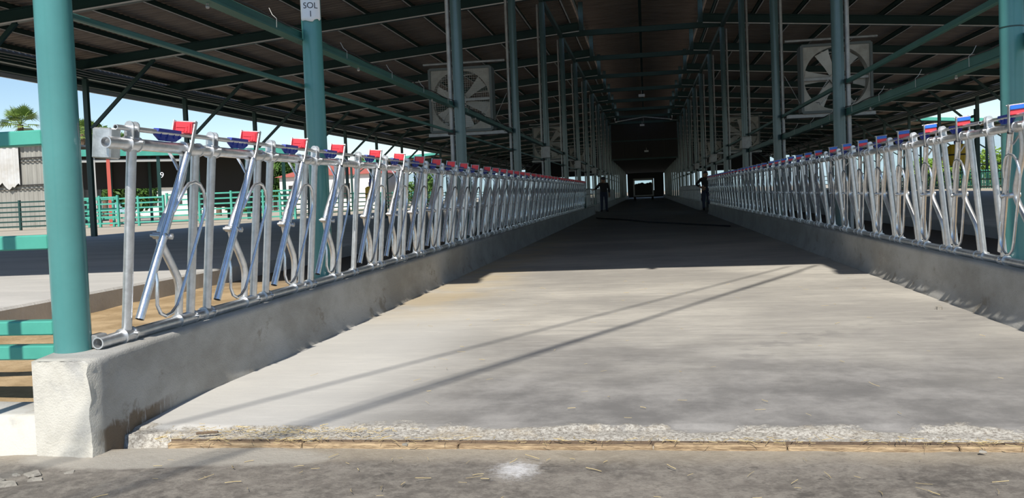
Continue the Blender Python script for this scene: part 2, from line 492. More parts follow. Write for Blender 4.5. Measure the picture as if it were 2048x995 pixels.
# ------------------------------------------------------------------ ground
def build_ground():
    mb = MB()
    xs = [-60, -30, -15, -9, -6] + [-4.5 + 0.075 * i for i in range(115)] + [6, 9, 15, 30, 60]
    ys = [-60, -30, -15, -6, 0, 1.2] + [1.8 + 0.06 * i for i in range(26)] + [3.34, 3.386]
    vs = []
    for y in ys:
        for x in xs:
            z = -0.068
            t = min(1, max(0, (-x - 1.9) / 0.5)); z -= 0.018 * t
            t = min(1, max(0, (2.9 - y) / 1.5)); z -= 0.02 * t
            if abs(x) < 5 and y > 1.5 and y < 3.35:
                z += nz(x, y, 0, 3.2) * 0.010 + nz(x, y, 0, 14) * 0.005
            vs.append((x, y, z))
    n = len(xs)
    fs = [(j * n + i, j * n + i + 1, (j + 1) * n + i + 1, (j + 1) * n + i) for j in range(len(ys) - 1) for i in range(n - 1)]
    mb.add(vs, fs, True)
    mb.build('yard_ground', M['yard'], kind='structure')
    # open country on both flanks and behind the barn
    mb = MB()
    for s in (-1, 1):
        x0, x1 = sorted((s * 16.6, s * 900))
        mb.add([(x0, 3.40, 0.18), (x1, 3.40, 0.18), (x1, 900, 0.18), (x0, 900, 0.18)], [(0, 1, 2, 3)])
    mb.add([(-16.6, YEND, ZF), (16.6, YEND, ZF), (16.6, 900, ZF), (-16.6, 900, ZF)], [(0, 1, 2, 3)])
    mb.add([(-900, -900, -0.13), (900, -900, -0.13), (900, 3.38, -0.13), (-900, 3.38, -0.13)], [(0, 1, 2, 3)])
    mb.build('dry_ground', M['earth'], kind='structure')
    # feed alley
    mb = MB()
    xs = [-2.42 + 0.06205 * i for i in range(79)]
    ys = [3.400, 3.406] + [3.42 + 0.022 * i for i in range(18)] + [3.9, 4.4, 5, 6, 7, 8, 10, 14, 20, 40, 80, YEND]
    vs = []
    for j, y in enumerate(ys):
        for x in xs:
            z = ZF
            e = 3.61 + 0.14 * nz(x, 0, 0, 2.6, 3)
            if y < e: z = ZF - 0.010 + 0.010 * nz(x, y, 0, 9) + 0.008 * nz(x, y, 0, 30)
            if j == 0: z -= 0.035
            if x < -2.09 and y < 3.50: z = ZF - 0.09
            vs.append((x, y, z))
    n = len(xs)
    fs = [(j * n + i, j * n + i + 1, (j + 1) * n + i + 1, (j + 1) * n + i) for j in range(len(ys) - 1) for i in range(n - 1)]
    mb.add(vs, fs, True)
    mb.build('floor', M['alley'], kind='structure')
    for s, nm in ((-1, 'left'), (1, 'right')):
        mb = MB()
        xs = [s * 2.659] + [s * (2.66 + (XK - 2.64) * i / 14) for i in range(15)]
        ys = [3.5 + 0.25 * i for i in range(28)] + [12, 16, 30, 70, YEND]
        vs = [(x, y, -0.2 if abs(x) < 2.6595 else ZLANE + 0.02 * nz(x, y, 0, 1.6, 5) + 0.008 * nz(x, y, 0, 7)) for y in ys for x in xs]
        n = len(xs)
        fs = [(j * n + i, j * n + i + 1, (j + 1) * n + i + 1, (j + 1) * n + i) for j in range(len(ys) - 1) for i in range(n - 1)]
        if s < 0: fs = [f[::-1] for f in fs]
        mb.add(vs, fs, True)
        mb.build('cow_lane_' + nm, M['soil'], kind='structure')
        mb = MB()
        prof = [(s * XK, -0.2), (s * XK, ZPLAT - 0.02), (s * (XK + 0.02), ZPLAT), (s * 16.7, ZPLAT), (s * 16.7, -0.2)]
        mb.prism(prof if s > 0 else prof[::-1], 'y', 3.4, YEND)
        mb.build('platform_' + nm, M['plat'], kind='structure')


def build_curb(s, nm, y0, gaps):
    # low concrete curb wall with cove, rough pier end
    zs = [-0.16, -0.10, -0.044, -0.02, 0.01, 0.045, 0.08, 0.12, 0.16, 0.20, 0.24, 0.27, 0.295, WTOP - 0.012, WTOP]
    XBK = 2.685
    runs = []
    a = y0
    for g0, g1 in gaps:
        runs.append((a, g0)); a = g1
    runs.append((a, YEND - 1))
    for ri, (ya, yb) in enumerate(runs):
        mb = MB()
        ys = [ya]
        step = 0.022 if ri == 0 else 0.5
        while ys[-1] < yb - 1e-6:
            ys.append(min(yb, ys[-1] + step))
            if ys[-1] > ya + 0.35 and step < 0.1: step = 0.1
            if ys[-1] > ya + 3.2: step = 0.8
        ring = []
        for y in ys:
            row = []
            cv = min(1, max(0, (y - ya - 1.0) / 1.0))
            fl = max(0.0, 1 - (y - ya) / 1.1) ** 2 if ri == 0 else 0.0
            xbk = XBK - (0.085 * max(0.0, 1 - (y - ya) / 0.35) if ri == 0 else 0.0)
            for i, z in enumerate(zs):
                x = XW - 0.065 * fl
                if z < 0.13: x -= cv * 0.045 * ((0.13 - max(z, ZF)) / 0.174) ** 2.2
                if i == len(zs) - 1: x += 0.012
                rough = 1.0 if y < ya + 0.2 else 0.25
                ed = max(0, 1 - (y - ya) / 0.07)
                x += rough * (0.006 * nz(s, y, z, 14) + 0.004 * nz(s, y, z, 45)) + ed * (0.012 + 0.022 * abs(nz(s, y, z, 22, 2)))
                row.append((s * x, y + (0 if y > ya else 0.012 * nz(x, z, 0, 20)), z))
            row.append((s * 2.53, y, WTOP + 0.003 * nz(y, 0, 0, 8)))
            for z in reversed(zs):
                row.append((s * xbk, y, z))
            ring.append(row)
        n = len(ring[0])
        vs = [p for r_ in ring for p in r_]
        fs = []
        for j in range(len(ys) - 1):
            for i in range(n - 1):
                q = (j * n + i, j * n + i + 1, (j + 1) * n + i + 1, (j + 1) * n + i)
                fs.append(q if s < 0 else q[::-1])
        mb.add(vs, fs, True)
        # end faces as displaced grids
        for end, row in ((0, ring[0]), (1, ring[-1])):
            m = len(zs); K = 26 if (ri == 0 and end == 0) else 2
            gv = []
            for i in range(m):
                a_ = Vector(row[i]); b_ = Vector(row[n - 1 - i])
                for k in range(K + 1):
                    t = k / K
                    p = a_.lerp(b_, t)
                    if 0 < k < K: p.y += 0.006 * nz(p.x, 0, p.z, 12) + 0.006 * nz(p.x, 1, p.z, 40)
                    if i == m - 1 and 0 < k < K: p.z += 0.004 * nz(p.x, 0, 0, 30)
                    gv.append(p)
            gf = []
            for i in range(m - 1):
                for k in range(K):
                    q = (i * (K + 1) + k, i * (K + 1) + k + 1, (i + 1) * (K + 1) + k + 1, (i + 1) * (K + 1) + k)
                    gf.append(q if (s < 0) == (end == 1) else q[::-1])
            mb.add(gv, gf, True)
        mb.build('wall_' + nm, M['curb'], kind='structure')


build_ground()
GAP_L = (40.6, 43.9)
GAP_R = (34.2, 40.0)
for s, gp_ in ((-1, GAP_L), (1, GAP_R)):
    MB().box(min(s * 2.3, s * 2.72), max(s * 2.3, s * 2.72), gp_[0] - 0.1, gp_[1] + 0.1, -0.15, ZF + 0.002).build('floor_gap', M['alley'], kind='structure')
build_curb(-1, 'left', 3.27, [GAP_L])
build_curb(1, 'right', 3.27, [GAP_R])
# low whitewashed step that carries on from the pier
mb = MB()
for k in range(24):
    x0 = -2.61 - k * 0.15; x1 = x0 - 0.15
    za, zb_ = 0.085 + 0.006 * nz(x0, 0, 0, 5), 0.085 + 0.006 * nz(x1, 0, 0, 5)
    mb.add([(x0, 3.285, -0.16), (x1, 3.285, -0.16), (x1, 3.285, zb_), (x0, 3.285, za), (x0, 3.56, za), (x1, 3.56, zb_)],
           [(1, 0, 3, 2), (2, 3, 4, 5)], True)
mb.build('wall_step', M['curb'], kind='structure')


# ------------------------------------------------------------------ roof
def z_rafter(x):            # underside of the rafters
    return 5.10 + (XO - abs(x)) / (XO - 2.58) * 1.10


RH, PH = 0.30, 0.15
ROOF_Y0 = 3.33
ceiling = MB()
for s in (-1, 1):
    per = 0.24
    n = int((YEND - ROOF_Y0) / per)
    xe, xi = 17.1, 2.05
    for t in range(n):
        y = ROOF_Y0 + t * per
        pts = [(y, 0), (y + 0.06, 0), (y + 0.09, 0.035), (y + 0.21, 0.035), (y + 0.24, 0)]
        vs = []
        for yy, dz in pts:
            for x in (xe, xi):
                vs.append((s * x, yy, z_rafter(x) + RH + PH + 0.01 + dz))
        fs = []
        for k in range(4):
            q = (2 * k, 2 * k + 1, 2 * k + 3, 2 * k + 2)
            fs.append(q)
        ceiling.add(vs, fs)
roof = ceiling.build('ceiling', M['sheet'], kind='structure')
mb = MB()
for s in (-1, 1):
    for t in range(int((YEND - 3.75) / 0.24)):
        y = 3.75 + t * 0.24
        pts = [(y, 0), (y + 0.06, 0), (y + 0.09, 0.035), (y + 0.21, 0.035), (y + 0.24, 0)]
        vs = []
        for yy, dz in pts:
            for x, z in ((2.3, 7.22), (0.0, 7.29)):
                vs.append((s * x, yy, z + dz))
        mb.add(vs, [(2 * k, 2 * k + 1, 2 * k + 3, 2 * k + 2) for k in range(4)])
mb.build('ridge_monitor_sheet', M['sheet'], roof)
# purlins with a lower flange
for s in (-1, 1):
    x = 16.6; 
    while x > 2.1:
        z = z_rafter(x) + RH
        mb = MB()
        mb.box(s * x - 0.012, s * x + 0.012, ROOF_Y0, YEND, z, z + PH)
        mb.box(s * x - 0.012, s * x + 0.05, ROOF_Y0, YEND, z, z + 0.010, mi=1)
        mb.box(s * x - 0.05, s * x + 0.012, ROOF_Y0, YEND, z + PH - 0.01, z + PH)
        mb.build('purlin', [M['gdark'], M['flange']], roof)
        x -= 1.30
    mb = MB().box(s * 2.1 - 0.03, s * 2.1 + 0.03, 3.75, YEND, 7.10, 7.20)
    mb.build('purlin', M['gdark'], roof)
MB().box(-0.05, 0.05, 3.75, YEND, 7.12, 7.26).build('ridge_beam', M['gdark'], roof)
# pale eave trim
for s in (-1, 1):
    z = z_rafter(17.1) + RH + PH
    MB().box(min(s * 17.12, s * 17.18), max(s * 17.12, s * 17.18), ROOF_Y0, YEND, 4.72, z + 0.05).build('eave_trim', M['sheet_top'], roof)
    MB().box(min(s * 16.9, s * 17.11), max(s * 16.9, s * 17.11), ROOF_Y0, YEND, 4.84, 5.0).build('gutter', M['gdark'], roof)
    MB().box(min(s * 15.98, s * 16.14), max(s * 15.98, s * 16.14), ROOF_Y0, YEND, 4.86, 5.09).build('eave_beam', M['gdark'], roof)
    for kx, zz in ((15.5, 4.98), (15.6, 4.93), (15.75, 4.90)):
        MB().tube([(s * kx, 3.6 + i * 2.75, zz - (0.05 * kx / 15.5 if i % 2 else 0)) for i in range(43)], 0.012, 5).build('eave_wire', M['wire'], roof)
raf = {}
for s in (-1, 1):
    mb = MB()
    a = (s * 16.9, 0, z_rafter(16.9) + RH / 2); b = (s * 2.0, 0, z_rafter(2.0) + RH / 2)
    d = (Vector(b) - Vector(a)).normalized(); up = Vector((0, 0, 1))
    nn = (up - d * up.dot(d)).normalized()
    for off, w_, t_, mi in ((-RH / 2 + 0.01, 0.15, 0.02, 0), (RH / 2 - 0.01, 0.15, 0.02, 0), (0, 0.012, RH - 0.02, 0)):
        mb.beam(Vector(a) + nn * off, Vector(b) + nn * off, w_, t_)
    lo = Vector((0, -0.085, 0)) + nn * (-RH / 2 + 0.005)
    mb.beam(Vector(a) + lo, Vector(b) + lo, 0.02, 0.03, mi=1)  # added pale strip, a painted bright line for the lit flange edge
    raf[s] = mb.mesh('rafter', [M['gdark'], M['flange']])
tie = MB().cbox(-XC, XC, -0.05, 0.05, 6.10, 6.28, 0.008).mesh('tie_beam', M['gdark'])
br = {}
for s in (-1, 1):
    br[s] = MB().beam((s * (XO - 0.13), 0, 3.40), (s * 13.85, 0, z_rafter(13.85)), 0.07, 0.10).mesh('brace', M['gdark'])
mp = MB().box(-0.075, 0.075, -0.05, 0.05, 6.28, 7.20).mesh('monitor_post', M['gshade'])
for k, y in enumerate([3.53] + FR):
    for s in (-1, 1):
        put('rafter', raf[s], roof, (0, y, 0))
        put('brace', br[s], roof, (0, y, 0))
        if k > 0: put('monitor_post', mp, roof, (s * 1.92, y, 0))
    if k > 0: put('tie_beam', tie, roof, (0, y, 0))
# header beams along the column heads
for s in (-1, 1):
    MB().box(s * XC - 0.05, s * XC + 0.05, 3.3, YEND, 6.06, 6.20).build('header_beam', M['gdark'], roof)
# dark gable screen across the alley
g = put('wall_gable', None, None, (0, GABLE, 0), kind='structure')
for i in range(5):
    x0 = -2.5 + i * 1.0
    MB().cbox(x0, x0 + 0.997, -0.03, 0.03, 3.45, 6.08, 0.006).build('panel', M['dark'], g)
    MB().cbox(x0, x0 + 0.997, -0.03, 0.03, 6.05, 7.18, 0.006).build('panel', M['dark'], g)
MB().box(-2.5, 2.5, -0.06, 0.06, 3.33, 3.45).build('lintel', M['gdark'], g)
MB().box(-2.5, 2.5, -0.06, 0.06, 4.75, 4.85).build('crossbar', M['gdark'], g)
# dark lower ceiling of the tunnel behind the gable, and the closed far end with its doorway
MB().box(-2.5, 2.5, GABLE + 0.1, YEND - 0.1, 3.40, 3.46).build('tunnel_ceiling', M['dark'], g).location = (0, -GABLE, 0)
g = put('wall_back', None, None, (0, YEND, 0), kind='structure')
for sx, xi in ((-1, -1.55), (1, 1.15)):
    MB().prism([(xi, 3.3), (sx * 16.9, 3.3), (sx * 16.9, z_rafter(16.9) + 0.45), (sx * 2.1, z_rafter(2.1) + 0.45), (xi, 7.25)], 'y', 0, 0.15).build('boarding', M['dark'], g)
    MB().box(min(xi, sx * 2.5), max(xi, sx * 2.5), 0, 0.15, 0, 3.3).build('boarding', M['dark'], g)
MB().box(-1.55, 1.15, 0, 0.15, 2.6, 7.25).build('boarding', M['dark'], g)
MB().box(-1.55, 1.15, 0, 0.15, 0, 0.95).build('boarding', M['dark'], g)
# open lean-tos on the flanks further in
for s, y0, nm in ((-1, 76.0, 'sheds'), (1, 62.0, 'hedge')):
    t = thing('lean_to', (s * 17.3, y0, 0.18), 'open lean-to roof with pale green fascia joined to the %s side eave' % nm, 'lean-to')
    xo = s * 9.5
    MB().add([(0, 0, 4.95), (xo, 0, 4.30), (xo, 60, 4.30), (0, 60, 4.95), (0, 0, 5.02), (xo, 0, 4.37), (xo, 60, 4.37), (0, 60, 5.02)],
             [(0, 1, 2, 3), (7, 6, 5, 4), (0, 4, 5, 1), (1, 5, 6, 2), (2, 6, 7, 3), (3, 7, 4, 0)]).build('roof', M['sheet'], t)
    MB().beam((s * 0.05, -0.06, 4.93), (xo, -0.06, 4.28), 0.05, 0.22).build('fascia', M['grail'], t)
    pm = MB().box(-0.08, 0.08, -0.08, 0.08, 0, 4.3).mesh('post', M['gdark'])
    bm_ = MB().beam((xo - s * 0.1, 0, 3.0), (xo - s * 2.2, 0, 4.42), 0.07, 0.09).mesh('brace', M['gdark'])
    rm = MB().beam((s * 0.1, 0, 4.84), (xo, 0, 4.20), 0.10, 0.20).mesh('rafter', M['gdark'])
    for k in range(11):
        put('post', pm, t, (xo - s * 0.1, 0.2 + k * 5.5, 0)); put('brace', bm_, t, (0, 0.2 + k * 5.5, 0)); put('rafter', rm, t, (0, 0.2 + k * 5.5, 0))
    for k in range(6):
        xx = s * (1.0 + 1.5 * k)
        zz = 4.95 - 0.65 * abs(xx) / 9.5
        MB().box(xx - 0.03, xx + 0.03, 0.1, 60, zz - 0.10, zz - 0.005).build('purlin', M['gdark'], t)

# ------------------------------------------------------------------ columns
SIDE = {-1: 'of the lettered row', 1: 'of the row opposite the lettered one'}
colm = MB().tube([(0, 0, 0), (0, 0, 6.06 - WTOP)], 0.079, 24).mesh('shaft', M['green'])
colm2 = MB().tube([(0, 0, 0), (0, 0, 6.06 - WTOP)], 0.079, 24).mesh('shaft', M['gshade'])
base = MB().tube([(0, 0, 0), (0, 0, 0.012)], 0.11, 20).mesh('base_plate', M['green'])
pip = {s: MB().tube([(s * 0.125, 0.02, 0.0), (s * 0.125, 0.02, 5.7)], 0.032, 10).mesh('side_pipe', M['steel']) for s in (-1, 1)}
clamp = {s: MB().cbox(min(0, s * 0.18), max(0, s * 0.18), -0.03, 0.07, -0.035, 0.035, 0.006).mesh('clamp', M['rubber']) for s in (-1, 1)}
lampb = MB().cbox(-0.10, 0.10, -0.07, 0.0, -0.16, 0.16, 0.015).mesh('junction_box', M['steel'])
for s in (-1, 1):
    ylist = [3.53] + FR
    for k, y in enumerate(ylist):
        if k == 0 and s > 0: y = 3.60
        if s < 0:
            lb = ('green steel column on the rough concrete pier at the curb end', 'green steel column carrying the white lettered plate')[k] if k < 2 else \
                '%s green steel column past the lettered one in its row' % ORD[k - 2]
        else:
            lb = '%s green steel column in the row facing the lettered column' % ORD[k]
        c = thing('steel_column', (s * XC, y, WTOP), lb, 'column', 'columns along the feed alley')
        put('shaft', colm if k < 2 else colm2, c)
        if k > 0: put('base_plate', base, c)
        if k >= 2 or (s > 0 and k >= 2):
            put('side_pipe', pip[s], c)
            for z in (1.89, 2.29):
                put('clamp', clamp[s], c, (0, 0, z - WTOP))
        if 4 <= k < 9 and k % 2 == 0:
            put('junction_box', lampb, c, (0, -0.083, 1.75))
# dark joint ring on the sunlit column opposite
MB().tube([(XC, FR[0], 1.985), (XC, FR[0], 1.995)], 0.0805, 24).build('weld_ring', M['gdark'], None,
    label='dark weld ring round the first column opposite the lettered row', cat='ring')

# outer posts
opm = MB().cbox(-0.075, 0.075, -0.06, 0.06, 0, 4.60, 0.008).mesh('outer_post', M['gdark'])
for s in (-1, 1):
    for k, y in enumerate([3.53] + FR):
        put('outer_post', opm, None, (s * XO, y, ZPLAT),
            label='%s slim shaded green post under the eave on the %s' % (ORD[k], 'cream-ground side with the sheds' if s < 0 else 'side with the hedge'),
            cat='post', group='posts under the eaves')

# longitudinal rails fixed to the columns
def long_rail(name, s, z, h, w, label, extra=False):
    t = thing(name, (s * (XC + 0.11), 3.6, z), label, 'rail')
    mb = MB()
    mb.cbox(-w / 2, w / 2, 0, 63.4, -h / 2, h / 2, 0.006)
    mb.build('bar', M['railg'], t)
    if extra:
        MB().box(-w / 2 - 0.005, w / 2 + 0.03, 0, 63.4, -h / 2 - 0.015, -h / 2).build('flange', M['railg'], t)
        pth = [(w / 2 * -s - s * 0.012, 0.3 * i, h * 0.5 + 0.012 - 0.02 * abs(math.sin(i * 0.9))) for i in range(120)]
        MB().tube(pth, 0.006, 5).build('cable', M['rubber'], t)
        tm = MB().tube([(-s * (w / 2 + 0.02), 0, -h / 2), (-s * (w / 2 + 0.022), 0, h / 2), (-s * (w / 2 - 0.01), 0, h / 2 + 0.03), (-s * (w / 2 - 0.05), 0.04, h / 2 + 0.09)], 0.0025, 5).mesh('cable_tie', M['wire'])
        for i in range(15):
            put('cable_tie', tm, t, (0, 0.9 + i * 1.45 + 0.2 * math.sin(i * 7), 0))
        nm = MB().tube([(0, 0, -h / 2 - 0.03), (0, 0, -h / 2)], [0.008, 0.012], 8).ball((0, 0, -h / 2 - 0.035), 0.014, nu=8, nv=5).mesh('spray_nozzle', M['steel'])
        for i in range(5):
            put('spray_nozzle', nm, t, (0, 1.55 + i * 2.9, 0))
    return t


long_rail('service_rail', -1, 2.288, 0.070, 0.055, 'upper green rail with zip-tied cable along the lettered column row', True)
long_rail('guide_rail', -1, 1.892, 0.032, 0.03, 'lower thin green rail along the lettered column row')
long_rail('guide_rail', 1, 2.288, 0.055, 0.045, 'upper plain green rail on the row facing the lettered column')
long_rail('service_rail', 1, 1.892, 0.085, 0.06, 'lower thick green rail with zip-tied cable facing the lettered row', True)


# ------------------------------------------------------------------ lettered plate
def text_mesh(body, size, name, m, depth=0.001):
    cu = bpy.data.curves.new(name, 'FONT')
    cu.body = body; cu.size = size; cu.align_x = 'CENTER'; cu.align_y = 'CENTER'; cu.extrude = depth
    ob = bpy.data.objects.new(name + '_tmp', cu)
    COL.objects.link(ob)
    dg = bpy.context.evaluated_depsgraph_get(); dg.update()
    me = bpy.data.meshes.new_from_object(ob.evaluated_get(dg))
    bpy.data.objects.remove(ob)
    me.name = name
    me.materials.clear(); me.materials.append(m)
    return me


def curved_plate():
    mb = MB(); nx, nzv = 12, 10; R = 0.090
    w, zt, zb = 0.168, 0.36, 0.0
    vs = []
    for lay in (0, 0.004):
        for j in range(nzv + 1):
            for i in range(nx + 1):
                a = (i / nx - 0.5) * w / R
                z = zb + (zt - zb) * j / nzv
                if j == 0:
                    t = i / nx
                    z += 0.012 if 0.62 < t < 0.9 else 0.0
                    if t < 0.07 or t > 0.97: z += 0.015
                    z += 0.006 * math.sin(t * 9)
                vs.append(((R + lay) * math.sin(a), -(R + lay) * math.cos(a), z))
    n = nx + 1; B = n * (nzv + 1); fs = []
    for j in range(nzv):
        for i in range(nx):
            q = (j * n + i, j * n + i + 1, (j + 1) * n + i + 1, (j + 1) * n + i)
            fs.append(tuple(B + k for k in q)); fs.append(q[::-1])
    for i in range(nx):
        fs.append((i, i + 1, B + i + 1, B + i))
    for j in range(nzv):
        fs.append((j * n, B + j * n, B + (j + 1) * n, (j + 1) * n))
        fs.append((j * n + nx, (j + 1) * n + nx, B + (j + 1) * n + nx, B + j * n + nx))
    mb.add(vs, fs, True)
    return mb.mesh('plate', M['white'])


sg = thing('column_sign', (-XC, FR[0], 2.385), 'white plate reading SOL 1 wrapped on a green column', 'sign', rot=(0, 0, math.radians(20)))
put('plate', curved_plate(), sg)
for body, sz, zc in (('SOL', 0.066, 0.118), ('1', 0.066, 0.052)):
    me = text_mesh(body, sz, 'lettering', M['black'])
    for v in me.vertices:      # wrap the letters round the plate
        x, y, z = v.co
        a = x / 0.0945
        v.co = ((0.0946 + z) * math.sin(a), -(0.0946 + z) * math.cos(a), y + zc)
    put('lettering', me, sg)


# ------------------------------------------------------------------ headlock fence
def v_(z): return z


RAIL_V = ZT - ZB
U = {}
U['post'] = MB().tube([(0, 0, 0.0), (0, 0, RAIL_V)], 0.027, 12, caps=False, squash=0.8).mesh('post', M['galv'])
bt = [(.482, .012, 0), (.482, .012, .15), (.476, .012, .19), (.455, .012, .235), (.40, .012, .30), (.31, .012, .40), (.285, .012, .44),
      (.285, .012, .475), (.305, .012, .52), (.37, .012, .61), (.445, .012, .705), (.472, .012, .75), (.484, .012, .80), (.486, .012, RAIL_V)]
U['bent_tube'] = MB().tube(bt, 0.021, 10, caps=False).mesh('bent_tube', M['galv'])
sw0, sw1 = Vector((.046, -.036, .072)), Vector((.437, -.036, .885))


def swp(t): return sw0.lerp(sw1, t)


sw = MB()
sw.tube([sw0, sw1], 0.0205, 12, caps=False)
sw.tube([swp(0.05), sw0], 0.0165, 12, caps=False, mi=1)
sw.tube([swp(0.985), sw1], 0.0205, 12, mi=0)
dsw = (sw1 - sw0).normalized()
U['swing_bar'] = sw.mesh('swing_bar', [M['zinc'], M['bore']])
lp = [(.295, -.052, .585), (.345, -.062, .650), (.405, -.066, .705), (.45, -.067, .728), (.505, -.067, .738), (.56, -.067, .727), (.60, -.067, .695),
      (.622, -.067, .645), (.622, -.067, .585), (.60, -.067, .53), (.41, -.067, .16), (.375, -.067, .105), (.325, -.067, .073), (.27, -.067, .065),
      (.222, -.067, .085), (.188, -.067, .130), (.172, -.066, .185), (.163, -.060, .245), (.150, -.05, .285)]
lp = [(a - .045 * min(1, i / 3) * (1 if i < 16 else (18 - i) / 3), b, c) for i, (a, b, c) in enumerate(lp)]
U['loop_rod'] = MB().tube(lp, 0.0092, 8).mesh('loop_rod', M['zinc'])
bo = MB()
pv = Vector((.252, 0, .462))
bo.tube([pv + Vector((0, -.075, 0)), pv + Vector((0, .045, 0))], 0.009, 8)
bo.tube([pv + Vector((0, -.072, 0)), pv + Vector((0, -.058, 0))], 0.017, 6)
bo.tube([pv + Vector((.022, -.030, .0)), pv + Vector((.022, .040, 0))], 0.02, 10)
bo.tube([pv + Vector((-.03, -.045, .004)), pv + Vector((-.018, -.045, .004))], 0.016, 6)
U['bolt'] = bo.mesh('bolt', M['galv'])
st = MB()
for pth in ([(.415, -.030, .80), (.437, -.046, .875), (.455, -.050, .93), (.490, -.050, 1.055)], [(.392, -.016, .795), (.405, .020, .845), (.415, .050, .88), (.455, .050, 1.055)]):
    for a, b in zip(pth, pth[1:]):
        st.beam(a, b, 0.007, 0.024, up=(1, 0, 0.0))
U['strap'] = st.mesh('strap', M['galv'])
rc = MB()
rc.cbox(.452, .488, -.046, .046, .985, 1.048, .004)
rc.box(.446, .453, -.040, .040, .992, 1.040)
rc.box(.442, .447, -.028, .036, 1.018, 1.026); rc.box(.442, .447, -.028, -.018, .998, 1.020); rc.box(.442, .447, -.010, .036, .998, 1.010)
U['red_catch'] = rc.mesh('red_catch', M['red'])
U['catch_roller'] = MB().cbox(.486, .500, -.048, .048, 1.018, 1.047, .004).mesh('catch_roller', M['lblue'])
U['catch_pin'] = MB().tube([(.47, -.060, 1.050), (.47, .060, 1.050)], 0.005, 6).mesh('catch_pin', M['galv'])
bc = MB()
bc.prism([(.185, .965), (.20, .990), (.41, .990), (.425, .980), (.425, .962), (.37, .938), (.295, .938), (.295, .958), (.272, .958), (.272, .938), (.235, .938)], 'y', -.007, .007)
bc.prism([(.195, .982), (.41, .982), (.41, .998), (.205, .998)], 'y', -.015, .015)
for uu in (.23, .29, .35, .40):
    bc.box(uu, uu + .006, -.011, .011, .955, .994)
U['blue_catch'] = bc.mesh('blue_catch', M['blue'])
sb = MB()
for uu in (-.022, .022):
    pol = [(-.024, .925)] + [(-.024 * math.cos(math.pi * k / 6), .992 + .024 * math.sin(math.pi * k / 6)) for k in range(7)] + [(.024, .925)]
    sb.prism(pol, 'x', uu - .0035, uu + .0035)
sb.box(-.022, .022, .018, .024, .925, .985)
U['shaft_bracket'] = sb.mesh('shaft_bracket', M['galv'])


def collar(l):
    mb = MB()
    mb.pipe((-l / 2, 0, 0), (l / 2, 0, 0), 0.034, 0.0285, 14)
    for e in (-l / 2, l / 2):
        mb.tube([(e - 0.005, 0, 0), (e + 0.005, 0, 0)], 0.038, 14)
    mb.tube([(l / 2 - .02, -.03, .012), (l / 2 - .02, -.052, .012)], 0.009, 6)
    return mb


U['collar'] = collar(0.075).mesh('collar', M['galv'])
U['long_collar'] = collar(0.155).mesh('collar', M['galv'])


def rail_mesh(n, a, b):
    return MB().pipe((a, 0, 0), (b, 0, 0), 0.028, 0.023, 16).mesh('rail', M['galv'])


RAILS = {}


def panel(s, y, n, label, u_start=-0.095, u_end=None, last_c=False):
    p = thing('headlock_panel', (s * XB, y, ZB), label, 'headlock fence', 'galvanized headlock panels', rot=(TILT, 0, math.radians(90 if s < 0 else -90)))
    if u_end is None: u_end = n * LU + JG - 0.10
    key = (round(u_start, 3), round(u_end, 3))
    if key not in RAILS:
        RAILS[key] = (MB().pipe((u_start - (0.02 if u_start < -.15 else 0), 0, 0), (u_end, 0, 0), 0.028, 0.022, 16).mesh('bottom_rail', M['galv']),
                      MB().pipe((u_start, 0, 0), (u_end, 0, 0), 0.028, 0.022, 16).mesh('top_rail', M['galv']),
                      MB().pipe((max(u_start, -.13), 0, 0), (u_end - 0.05, 0, 0), 0.0125, 0.009, 10).mesh('lock_shaft', M['galv']))
    rb, rt, ls = RAILS[key]
    put('bottom_rail', rb, p)
    put('top_rail', rt, p, (0, 0, RAIL_V))
    put('lock_shaft', ls, p, (0, 0, .980))

    def cpost(u):
        put('post', U['post'], p, (u, 0, 0))
        put('collar', U['collar'], p, (u, 0, 0)); put('collar', U['collar'], p, (u, 0, RAIL_V))
        put('shaft_bracket', U['shaft_bracket'], p, (u, 0, 0))
    cpost(0)
    for k in range(n):
        o = k * LU
        put('bent_tube', U['bent_tube'], p, (o, 0, 0))
        put('post', U['post'], p, (o + LU * 0.765, 0, 0))
        put('collar', U['long_collar'], p, (o + LU * 0.70, 0, 0)); put('collar', U['long_collar'], p, (o + LU * 0.70, 0, RAIL_V))
        b = put('swing_bar', U['swing_bar'], p, (o, 0, 0))
        for q in ('loop_rod', 'bolt', 'strap', 'red_catch', 'catch_roller', 'catch_pin'):
            put(q, U[q], b)
        put('blue_catch', U['blue_catch'], p, (o, 0, 0))
        if k < n - 1 or last_c: cpost((k + 1) * LU)
    return p


Y0L = 3.75
p0 = panel(-1, Y0L, 4, 'galvanized headlock panel of four places at the pier', u_start=-0.20)
MB().cbox(-0.155, -0.075, 0.005, 0.10, RAIL_V - 0.075, RAIL_V + 0.065, 0.006).build('mounting_plate', M['galv'], p0)
MB().cbox(-0.20, -0.12, 0.02, 0.06, -0.03, 0.03, 0.004).build('mounting_plate', M['steel'], p0)
yl = Y0L + 4 * LU + JG
for k in range(5):
    panel(-1, yl + BAY * k, 7, '%s seven-place headlock panel past the pier on the lettered-column side' % ORD[k])
YRP = 6.482
panel(1, YRP, 3, 'short headlock panel at the open end facing the pier', u_end=3 * LU + 0.35, last_c=True)
for k in range(1, 6):
    panel(1, YRP + BAY * k, 7, '%s seven-place headlock panel on the curb facing the lettered column' % ORD[k - 1])


